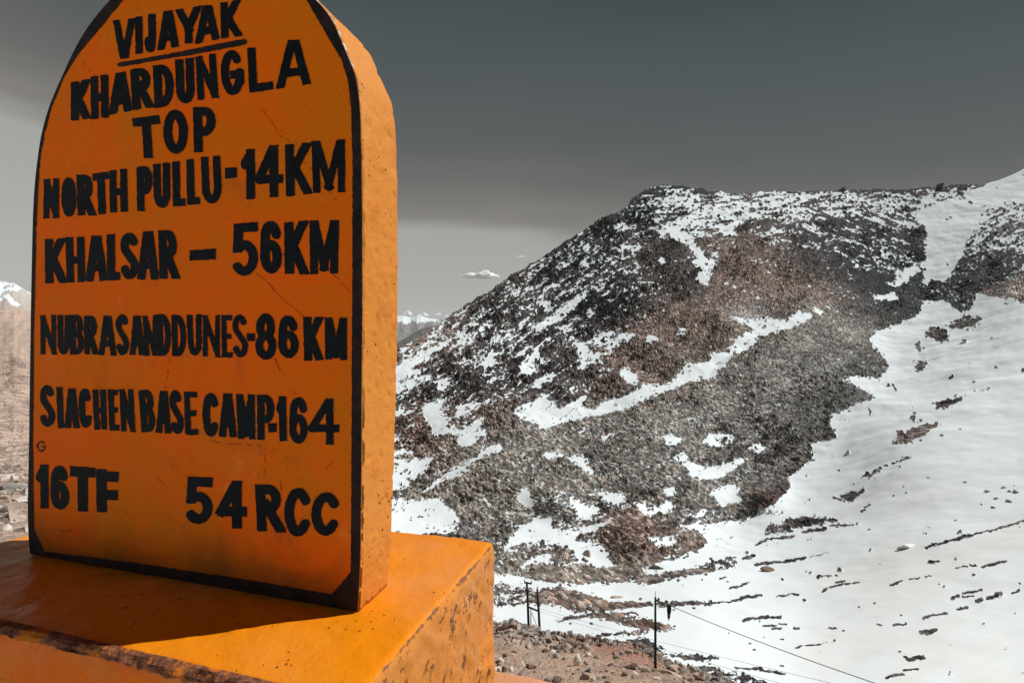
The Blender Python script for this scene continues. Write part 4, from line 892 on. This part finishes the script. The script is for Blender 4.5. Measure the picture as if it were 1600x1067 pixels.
# ---- plinth and step: rough boxes in the milestone's own axes
def rough_box(a0, a1, b0, b1, z0, z1, r, res, amp, seed, wearf):
    na, nb, nz_ = [max(2, int(round(d / res))) for d in (a1 - a0, b1 - b0, z1 - z0)]
    bm = bmesh.new(); idx = {}
    def vert(i, j, k):
        key = (i, j, k)
        if key not in idx: idx[key] = bm.verts.new((a0 + (a1 - a0) * i / na, b0 + (b1 - b0) * j / nb, z0 + (z1 - z0) * k / nz_))
        return idx[key]
    for i in range(na):
        for j in range(nb): bm.faces.new([vert(i, j, nz_), vert(i + 1, j, nz_), vert(i + 1, j + 1, nz_), vert(i, j + 1, nz_)])
    for k in range(nz_):
        for i in range(na):
            bm.faces.new([vert(i, 0, k), vert(i + 1, 0, k), vert(i + 1, 0, k + 1), vert(i, 0, k + 1)])
            bm.faces.new([vert(i + 1, nb, k), vert(i, nb, k), vert(i, nb, k + 1), vert(i + 1, nb, k + 1)])
        for j in range(nb):
            bm.faces.new([vert(0, j + 1, k), vert(0, j, k), vert(0, j, k + 1), vert(0, j + 1, k + 1)])
            bm.faces.new([vert(na, j, k), vert(na, j + 1, k), vert(na, j + 1, k + 1), vert(na, j, k + 1)])
    bm.verts.ensure_lookup_table(); co = np.array([v.co[:] for v in bm.verts])
    inner = np.stack([np.clip(co[:, 0], a0 + r, a1 - r), np.clip(co[:, 1], b0 + r, b1 - r), np.clip(co[:, 2], z0 - 1, z1 - r)], 1)
    d = co - inner; L = np.linalg.norm(d, axis=1, keepdims=True); nrm = d / (L + 1e-9)
    p = inner + nrm * r
    A, B, Zc = co.T
    s1 = fbm(A * 9 + Zc * 5, B * 9 - Zc * 7, seed, 4) - 0.5; s2 = fbm(A * 45 + Zc * 31, B * 45 + Zc * 37, seed + 1, 4) - 0.5
    on_side = np.clip(1 - nrm[:, 2] * 1.5, 0, 1)
    pit = cells(B + A * 0.7, Zc + A * 0.4, 0.022, seed + 2)
    disp = amp * (1.2 * s1 + (0.35 + 0.9 * on_side) * s2) - on_side * amp * 0.7 * pit[0] * (pit[1] > 0.72)
    wear = wearf(A, B, Zc, nrm)
    disp = disp - amp * 1.6 * np.clip(wear - 0.35, 0, 1) * (0.3 + vnoise(A * 50, B * 50 + Zc * 50, seed + 4))
    p = p + nrm * disp[:, None]
    W_ = np.stack([Fc[0] + p[:, 0] * av[0] + p[:, 1] * bv[0], Fc[1] + p[:, 0] * av[1] + p[:, 1] * bv[1], p[:, 2] + CZ], 1)
    for v, w in zip(bm.verts, W_): v.co = w
    me = bpy.data.meshes.new('plinth'); bm.to_mesh(me); bm.free()
    at = me.attributes.new('wear', 'FLOAT', 'POINT'); at.data.foreach_set('value', wear.astype(np.float32))
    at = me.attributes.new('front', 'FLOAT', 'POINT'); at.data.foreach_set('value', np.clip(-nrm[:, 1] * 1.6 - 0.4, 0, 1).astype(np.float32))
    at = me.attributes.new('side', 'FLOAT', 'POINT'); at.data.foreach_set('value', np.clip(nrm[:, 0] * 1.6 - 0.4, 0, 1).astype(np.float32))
    me.polygons.foreach_set('use_smooth', np.ones(len(me.polygons), bool)); me.update()
    return me
PA0, PA1, PB0, PB1 = -0.885, 0.116, -0.197, 0.335
def wear_plinth(A, B, Z, n):
    top = np.clip(1 - np.abs(Z + H) / 0.03, 0, 1)
    fe = np.clip(1 - np.abs(B - PB0) / 0.02, 0, 1) * top; re = np.clip(1 - np.abs(A - PA1) / 0.016, 0, 1) * top
    return np.clip(0.9 * fe + 0.72 * re * (0.25 + fbm(B * 14, Z * 5, 77, 3)) + 0.12, 0, 1)
plinth = part(rough_box(PA0, PA1, PB0, PB1, -0.9 - 0.01, -H, 0.0065, 0.0075, 0.0065, 501, wear_plinth), 'plinth', M_plinth, 'glossy orange plinth with chipped edges')
part(rough_box(-1.17, 0.41, -0.48, 0.62, -CZ - 0.1, -0.9, 0.03, 0.02, 0.010, 511, lambda A, B, Z, n: 0.12 + 0 * A), 'plinth_step', M_step, 'dusty lower orange step of the plinth')

# broken plaster lip along the front of the plinth top
def lip():
    n = 260; aa = np.linspace(PA0 + 0.01, PA1 - 0.02, n); rng = np.random.default_rng(3)
    prof = [(0.012, 0.003), (0.002, 0.003), (-0.003, -0.001), (-0.005, -0.004), (-0.004, -0.007), (-0.001, -0.010), (0.010, -0.011), (0.010, -0.002)]
    R = []
    for k, (b, z) in enumerate(prof):
        nb_ = (fbm(aa * 28, np.full(n, k * 0.8), 601, 5) - 0.5) * 0.015; nz2 = (fbm(aa * 24 + 9, np.full(n, k * 0.7), 602, 5) - 0.5) * 0.015
        w = 1.0 if 0 < k < 6 else 0.3
        A = aa; B = PB0 + b + nb_ * w * (0.3 if k == 0 else 1) ; Z = -H + z + nz2 * w * (0.35 if k < 2 else 1)
        R.append(np.stack([Fc[0] + A * av[0] + B * bv[0], Fc[1] + A * av[1] + B * bv[1], Z + CZ], 1))
    me = np_mesh('broken_edge', np.stack(R).reshape(-1, 3), grid_faces(len(prof), n)[:, ::-1], False)
    part(me, 'broken_edge', M_conc, 'broken bare concrete lip along the front edge', None)
lip()

# ------------------------------------------------------------------ tubes and poles
def tube(bm, pts, r, seg=8, r2=None):
    pts = [Vector(p) for p in pts]; rings = []
    for i, p in enumerate(pts):
        d = (pts[min(i + 1, len(pts) - 1)] - pts[max(i - 1, 0)]).normalized()
        up = Vector((0, 0, 1)) if abs(d.z) < 0.9 else Vector((0, 1, 0)); s = d.cross(up).normalized(); u = s.cross(d)
        rr = r if r2 is None else r + (r2 - r) * i / (len(pts) - 1)
        rings.append([bm.verts.new(p + s * rr * math.cos(6.2832 * k / seg) + u * rr * math.sin(6.2832 * k / seg)) for k in range(seg)])
    for a, b in zip(rings[:-1], rings[1:]):
        for k in range(seg): bm.faces.new([a[k], a[(k + 1) % seg], b[(k + 1) % seg], b[k]])
    bm.faces.new(rings[0][::-1]); bm.faces.new(rings[-1])
def bm_obj(name, fill, mat, parent=None, org=None):
    bm = bmesh.new(); fill(bm); me = bpy.data.meshes.new(name)
    if org is not None: bmesh.ops.translate(bm, verts=bm.verts, vec=-Vector(org))
    bmesh.ops.recalc_face_normals(bm, faces=bm.faces)
    bm.to_mesh(me); bm.free()
    for p in me.polygons: p.use_smooth = True
    return link(me, name, mat, parent)
def U(px, py, Y): return Vector(unp(px, py, Y).tolist())
def empty(name, loc, label, cat, group=None):
    o = bpy.data.objects.new(name, None); COL.objects.link(o); o.location = loc; return tag(o, label, cat, group)

D1 = 41.0
base = U(1024, 1056, D1); top = U(1024, 933, D1)
p1 = empty('utility_pole', base, 'single dark wooden utility pole standing alone on the red dirt slope', 'utility pole')
bm_obj('pole_shaft', lambda bm: tube(bm, [base - Vector((0, 0, 1.0)), base.lerp(top, .5), top], 0.115, 10, 0.075), M_pole, p1, base)
bm_obj('top_pin', lambda bm: tube(bm, [top, top + Vector((0, 0, 0.45))], 0.02, 6), M_pole, p1, base)
bm_obj('bracket', lambda bm: tube(bm, [top - Vector((0, 0, .12)), top + Vector((.3, 0, -.28))], 0.035, 6), M_pole, p1, base)
bm_obj('insulator', lambda bm: [tube(bm, [top + Vector((.24, 0, -.2)), top + Vector((.24, 0, -.05))], 0.06, 8), tube(bm, [top + Vector((.24, 0, -.12)), top + Vector((.24, 0, -.09))], 0.09, 8)], M_insul, p1, base)

D2 = 59.0
bl, tl_ = U(827, 992, D2), U(823, 909, D2); br, tr_ = U(844.5, 998, D2 + .6), U(839.5, 920, D2 + .6)
p2 = empty('double_pole', (bl + br) / 2, 'pair of dark wooden poles joined by crossbars behind the rubble', 'utility pole'); og = (bl + br) / 2
for b_, t_ in ((bl, tl_), (br, tr_)):
    bm_obj('pole_shaft', lambda bm: tube(bm, [b_ - Vector((0, 0, 1.2)), b_.lerp(t_, .5), t_], 0.15, 10, 0.11), M_pole, p2, og)
bm_obj('cross_arm', lambda bm: tube(bm, [U(819, 909.5, D2), U(831, 911.5, D2)], 0.09, 6), M_pole, p2, og)
bm_obj('cross_arm', lambda bm: tube(bm, [U(820, 921.5, D2), U(828, 924, D2)], 0.09, 6), M_pole, p2, og)
bm_obj('cross_arm', lambda bm: tube(bm, [U(827, 928, D2), U(840, 934, D2 + .5)], 0.08, 6), M_pole, p2, og)
bm_obj('crossbar', lambda bm: tube(bm, [U(826, 948, D2), U(843, 955, D2 + .5)], 0.10, 6), M_pole, p2, og)
bm_obj('crossbar', lambda bm: tube(bm, [U(827, 983, D2), U(845, 988, D2 + .5)], 0.10, 6), M_pole, p2, og)
bm_obj('brace', lambda bm: tube(bm, [U(829.5, 949, D2), U(829.5, 983, D2)], 0.05, 6), M_pole, p2, og)
bm_obj('brace', lambda bm: tube(bm, [U(831, 957, D2), U(842, 986, D2 + .3)], 0.03, 6), M_pole, p2, og)
bm_obj('brace', lambda bm: tube(bm, [U(826, 994, D2), U(836, 1003, D2 - 4)], 0.10, 6), M_pole, p2, og)
for q in (U(819.5, 908.5, D2), U(830.5, 910, D2), U(839.5, 919, D2 + .6), U(820.5, 920.5, D2)):
    bm_obj('insulator', lambda bm: tube(bm, [q, q + Vector((0, 0, .22))], 0.05, 6), M_insul, p2, og)

def cable(name, a, b, sag, r, label, group=None, n=40):
    def f(bm):
        tube(bm, [a.lerp(b, t_ / n) - Vector((0, 0, sag * 4 * (t_ / n) * (1 - t_ / n))) for t_ in range(n + 1)], r, 6)
    o = bm_obj(name, f, M_wire); return tag(o, label, 'cable', group)
cable('power_cable', U(1029, 938, D1), U(1620, 1148, 24), 0.35, 0.022, 'thick black cable running from the top of the single pole down to the right')
cable('power_cable', U(842, 950, 59), U(1480, 1108, 24), 0.25, 0.009, 'upper of the two thin wires crossing the snow behind the single pole')
cable('power_cable', U(842, 954, 59), U(1330, 1098, 26), 0.15, 0.009, 'lower of the two thin wires crossing the snow behind the single pole')
# dark rag hanging from the thick cable
rg0 = U(1046, 945.5, 40.3)
def rag(bm):
    rng = random.Random(5)
    for k in range(16):
        x = rng.uniform(-.14, .14); y = rng.uniform(-.08, .08); L = rng.uniform(.5, 1.38) * (1 - abs(x) * 2.0)
        pts = [rg0 + Vector((x * .5, y * .5, .02)), rg0 + Vector((x, y, -L * .35)), rg0 + Vector((x * .9 - .04, y, -L * .7)), rg0 + Vector((x * .4 - .09, y * .6, -L))]
        tube(bm, pts, rng.uniform(.04, .07), 5, .008)
tag(bm_obj('hanging_rag', rag, M_rag), 'ragged dark bundle hanging from the thick cable beside the pole', 'rag')

# ------------------------------------------------------------------ rocks
def rock_shape(seed, sub=3, flat=0.65, cuts=9, elong=1.0):
    rng = np.random.default_rng(seed); bm = bmesh.new(); bmesh.ops.create_icosphere(bm, subdivisions=sub, radius=1.0)
    V = np.array([v.co[:] for v in bm.verts]); Fs = np.array([[v.index for v in f.verts] for f in bm.faces]); bm.free()
    for _ in range(cuts):
        n = rng.normal(size=3); n /= np.linalg.norm(n); d = rng.uniform(0.36, 0.72)
        e = V @ n - d; m = e > 0; V[m] -= np.outer(e[m], n)
    V *= np.array([1.0 * elong, rng.uniform(.7, .95), flat * rng.uniform(.85, 1.1)])
    V += (np.stack([vnoise(V[:, 1] * 5 + 3, V[:, 2] * 5 + k, seed + k) for k in range(3)], 1) - .5) * 0.07
    V -= [0, 0, V[:, 2].min() * 0.55]
    return V, Fs
def boulder(px, py, Y, wpx, mat, label, seed, flat=.7, elong=1.0, group=None, cat='boulder', name='boulder', rz=None, sub=4, tilt=0.0):
    V, Fs = rock_shape(seed, sub, flat, 10, elong)
    s = wpx / F * Y / 2 / max(1, elong) * 1.15
    a = rz if rz is not None else seed * 1.7; c_, s_ = math.cos(a), math.sin(a)
    V = V * s; V = np.stack([V[:, 0] * c_ - V[:, 1] * s_, V[:, 0] * s_ + V[:, 1] * c_, V[:, 2]], 1)
    if tilt: V = np.stack([V[:, 0] * math.cos(tilt) + V[:, 2] * math.sin(tilt), V[:, 1], -V[:, 0] * math.sin(tilt) + V[:, 2] * math.cos(tilt)], 1)
    me = np_mesh(name, V, Fs, False); o = link(me, name, mat); o.location = Vector(on_ground('mtn' if Y > 65 else 'near', px, py).tolist()) - Vector((0, 0, s * .12))
    return tag(o, label, cat, group)
DM = lambda x, y: float(depth(np.array([float(x)]), np.array([float(y)]))[0])
DN = lambda x, y: float(near_depth(np.array([float(x)]), np.array([float(y)]))[0])
boulder(1316, 299, DM(1316,303), 11, M_rock_dark, 'dark boulder on the skyline at the middle of the ridge', 11, 1.0)
boulder(1467, 292, DM(1467,295), 16, M_rock_dark, 'wide dark boulder on the skyline near the right end of the ridge', 12, .6, 1.2)
sb = boulder(1417, 857, DM(1417,857), 30, M_rock_grey, 'low grey boulder with a cap of white snow on the right snow slope', 13, .4, 1.3, rz=0.2)
Vc, Fsn = rock_shape(19, 3, .35, 4, 1.2); sc_ = 26 / F * DM(1417,857) / 2
link(np_mesh('snow_cap', Vc * sc_ * np.array([.75, .9, 1.0]) + np.array([sc_ * .45, 0.4, sc_ * .12]), Fsn, True), 'snow_cap', M_snow, sb)
boulder(1201, 889, DM(1201,890), 26, M_rock_brown, 'brown boulder beside the stone row on the valley snow', 14, .55, 1.2, rz=.1)
boulder(1168, 874, DM(1168,875), 16, M_rock_grey, 'grey boulder left of the brown one on the valley snow', 15, .6)
boulder(962, 932, DM(962,934), 26, M_rock_tan, 'flat tan boulder on the valley snow left of the single pole', 16, .45, 1.3, rz=0)
boulder(917, 868, DM(917,872), 16, M_rock_tan, 'upper rounded tan boulder on the snow patch below the red mound', 17, .9)
boulder(914, 878, DM(914,881), 14, M_rock_brown, 'lower small brown boulder on the snow patch below the red mound', 18, .8)
boulder(833, 888, DM(833,891), 18, M_rock_grey, 'grey boulder in the rubble band above the double pole', 21, .7)
boulder(1026, 890, DM(1026,892), 22, M_rock_dark, 'dark flat boulder at the foot of the red mound', 22, .45, 1.3, rz=0)
for k, (x, y, w) in enumerate([(1543,768,9),(1556,779,10),(1569,762,8),(1578,768,8),(1587,769,12),(1578,783,14),(1492,811,6)]):
    boulder(x, y, DM(x, y), w, M_rock_grey, 'small dark stone lying on the smooth snow at the right edge', 30 + k, .5, 1.2, 'stones on the smooth right snow', 'stone', 'stone', sub=3, rz=0.2 * k)
# near slope
boulder(836, 1038, DN(836,1040), 44, M_rock_tan, 'large tan boulder at the foot of the slope beside the orange step', 41, .75, 1.1, rz=0.4)
boulder(812, 1043, DN(812,1044), 20, M_rock_tan, 'smaller tan boulder just left of the large one by the orange step', 42, .7, rz=1.0)
boulder(903, 1040, DN(903,1045), 16, M_rock_pale, 'upright pale pointed stone on the tan dirt', 43, 1.5)
boulder(919, 1053, DN(919,1055), 16, M_rock_dark, 'dark stone in the dirt right of the pale pointed stone', 44, .8)
boulder(935, 1001, DN(935,1004), 11, M_rock_brown, 'dark pointed stone on the crest of the red dirt', 45, 1.4)
boulder(958, 1024, DN(958,1028), 8, M_rock_grey, 'left one of two grey stones on the red dirt', 46, .8)
boulder(971, 1025, DN(971,1029), 10, M_rock_grey, 'right one of two grey stones on the red dirt', 47, .9)
boulder(781, 988, DN(781,993), 20, M_rock_brown, 'brown boulder right beside the corner of the orange plinth', 48, .8)
boulder(807, 985, DN(807,990), 22, M_rock_tan, 'tan boulder left of the double pole', 49, .6)
boulder(1048, 1055, DN(1048,1062), 42, M_rock_tan, 'flat tan boulder right of the foot of the single pole', 50, .5, 1.2, rz=0.1)
boulder(870, 1030, DN(870,1031), 14, M_rock_pale, 'pale flat slab lying on tan dirt below the double pole', 51, .3, 1.4, rz=0.3)
boulder(992, 1048, DN(992,1050), 12, M_rock_grey, 'grey stone left of the foot of the single pole', 52, .7)
# left pile of pale slabs
SL = [(6,742,62,.28,'long pale slab at the top of the rock pile left of the milestone',1.5,.0,M_rock_pale),(14,762,54,.4,'grey slab second from the top of the rock pile',1.2,.1,M_rock_grey),(36,778,40,.45,'pale slab at the milestone edge in the middle of the rock pile',1.2,.2,M_rock_pale),
      (2,782,40,.5,'tan block at the photo edge in the middle of the rock pile',1.0,.9,M_rock_tan),(14,814,59,.6,'large tan angular block low in the rock pile',1.1,.3,M_rock_tan),(38,828,40,.5,'pale block touching the milestone edge low in the rock pile',1.1,.6,M_rock_pale),(-12,824,45,.5,'tan slab lowest at the photo edge of the rock pile',1.2,.2,M_rock_tan)]
for k, (x, y, w, fl, lab, el, rz, mt) in enumerate(SL):
    boulder(x, y + 5, DN(x, y + 6), w, mt, lab, 60 + k, fl, el, 'rocks piled left of the milestone', 'rock', 'rock_slab', rz, 4, 0.12 * (k % 3 - 1))

def rubble(name, npts, region, seed, mats, size, label):
    rng = np.random.default_rng(seed)
    shapes = [rock_shape(700 + seed * 10 + k, 2, 0.6 + 0.06 * k, 8, 1.0 + 0.05 * k) for k in range(6)]
    Vs, Fss, mi, off = [], [], [], 0
    n = 0
    while n < npts:
        px, py = region(rng)
        crest = np.interp(px, CREST[:, 0], CREST[:, 1])
        if py < crest or py > 1112: continue
        Y = DN(px, py); V, Fq = shapes[rng.integers(6)]
        s = size(rng, px, py) / F * Y / 2
        a = rng.uniform(0, 6.28); c_, s_ = math.cos(a), math.sin(a)
        V = V * s * rng.uniform(.75, 1.25, 3)
        ta = rng.normal() * 0.35; V = np.stack([V[:, 0] * math.cos(ta) + V[:, 2] * math.sin(ta), V[:, 1], -V[:, 0] * math.sin(ta) + V[:, 2] * math.cos(ta)], 1)
        V = np.stack([V[:, 0] * c_ - V[:, 1] * s_, V[:, 0] * s_ + V[:, 1] * c_, V[:, 2]], 1)
        Vs.append(V + on_ground('near', px, py) - np.array([0, 0, s * 0.05])); Fss.append(Fq + off); off += len(V); mi.append(np.full(len(Fq), rng.integers(len(mats)), np.int32)); n += 1
    me = np_mesh(name, np.concatenate(Vs), np.concatenate(Fss), False)
    for m in mats: me.materials.append(m)
    me.polygons.foreach_set('material_index', np.concatenate(mi)); me.update()
    tag(link(me, name, None), label, kind='stuff')
def reg_crest(rng):
    px = rng.uniform(765, 1180); return px, np.interp(px, CREST[:, 0], CREST[:, 1]) + abs(rng.normal()) * (13 if px < 920 else 7) 
rubble('crest_rubble', 700, reg_crest, 1, [M_rock_tan, M_rock_grey, M_rock_grey, M_rock_brown], lambda r, x, y: 4 + 12 * r.random() ** 2.2 + (2.5 if x < 900 else 0), 'loose grey rubble along the crest of the near slope')
def reg_slope(rng): return rng.uniform(760, 1200), rng.uniform(985, 1100)
rubble('slope_stones', 800, reg_slope, 2, [M_rock_tan, M_rock_tan, M_rock_brown, M_rock_grey, M_rock_pale], lambda r, x, y: 1.5 + 16 * r.random() ** 5, 'small loose stones strewn over the dirt slope')
def reg_left(rng): return rng.uniform(-120, 60), 738 + abs(rng.normal()) * 60
rubble('pile_rubble', 260, reg_left, 3, [M_rock_pale, M_rock_tan, M_rock_tan, M_rock_grey], lambda r, x, y: 3 + 16 * r.random() ** 2.5, 'small broken stones among the slabs left of the milestone')

# ------------------------------------------------------------------ clouds
S.cycles.volume_bounces = 60
def cloud_mat(name, dens):
    m = bpy.data.materials.new(name); m.use_nodes = True; n = m.node_tree.nodes; n.remove(n['Principled BSDF'])
    v = n.new('ShaderNodeVolumePrincipled'); v.inputs['Color'].default_value = (1, 1, 1, 1); v.inputs['Density'].default_value = dens; v.inputs['Anisotropy'].default_value = 0.2
    m.node_tree.links.new(v.outputs[0], n['Material Output'].inputs['Volume']); return m
def cloud(px, py, Y, wpx, hpx, seed, label, depth_=16.0):
    bm = bmesh.new(); bmesh.ops.create_icosphere(bm, subdivisions=5, radius=1.0)
    V = np.array([v.co[:] for v in bm.verts]); Fq = np.array([[v.index for v in f.verts] for f in bm.faces]); bm.free()
    w, h = wpx / F * Y / 2, hpx / F * Y / 2
    n = fbm(V[:, 0] * 4.5 + seed, V[:, 2] * 2.0 + V[:, 1] * 1.6, seed, 5) - 0.5
    prof = 0.62 + 0.42 * np.exp(-((V[:, 0] - 0.3) / 0.5) ** 2)
    up = V[:, 2] > 0
    Z = np.where(up, V[:, 2] * prof * (1 + 2.4 * n), V[:, 2] * 0.45 * (1 + 0.9 * n))
    P = np.stack([V[:, 0] * w * (1 + 0.5 * n), V[:, 1] * w * 0.55 * (1 + 0.5 * n), Z * h * 1.25], 1)
    o = link(np_mesh('cloud', P, Fq, True), 'cloud', cloud_mat('cloud_vapour', depth_ / (2 * h))); o.location = U(px, py, Y)
    return tag(o, label, 'cloud')
cloud(750, 432, 9000, 58, 11, 1, 'small bright white cloud alone in the grey sky beside the hill')
cloud(814, 401, 9000, 16, 2.2, 2, 'tiny faint cloud wisp above the small bright cloud', 0.5)
cloud(637, 491, 14000, 14, 7, 3, 'small white cloud puff on the far range nearest the milestone')
cloud(661, 493, 14000, 18, 6, 4, 'middle one of the white cloud puffs on the far range')
cloud(684, 492, 14000, 9, 5, 5, 'smallest white cloud puff on the far range nearest the hill')

# ------------------------------------------------------------------ thin mountain air
hm = bpy.data.materials.new('haze'); hm.use_nodes = True; hn = hm.node_tree.nodes; hn.remove(hn['Principled BSDF'])
hv = hn.new('ShaderNodeVolumePrincipled'); hv.inputs['Color'].default_value = (0.9, 0.93, 0.96, 1); hv.inputs['Density'].default_value = 1.7e-5; hv.inputs['Anisotropy'].default_value = 0.0
hm.node_tree.links.new(hv.outputs[0], hn['Material Output'].inputs['Volume'])
bm = bmesh.new(); bmesh.ops.create_cube(bm, size=1.0)
for v in bm.verts: v.co = Vector((v.co.x * 24000, -200 + (v.co.y + 0.5) * 13600, -2600 + (v.co.z + 0.5) * 3100))
me = bpy.data.meshes.new('haze'); bm.to_mesh(me); bm.free()
tag(link(me, 'haze', hm), kind='stuff')
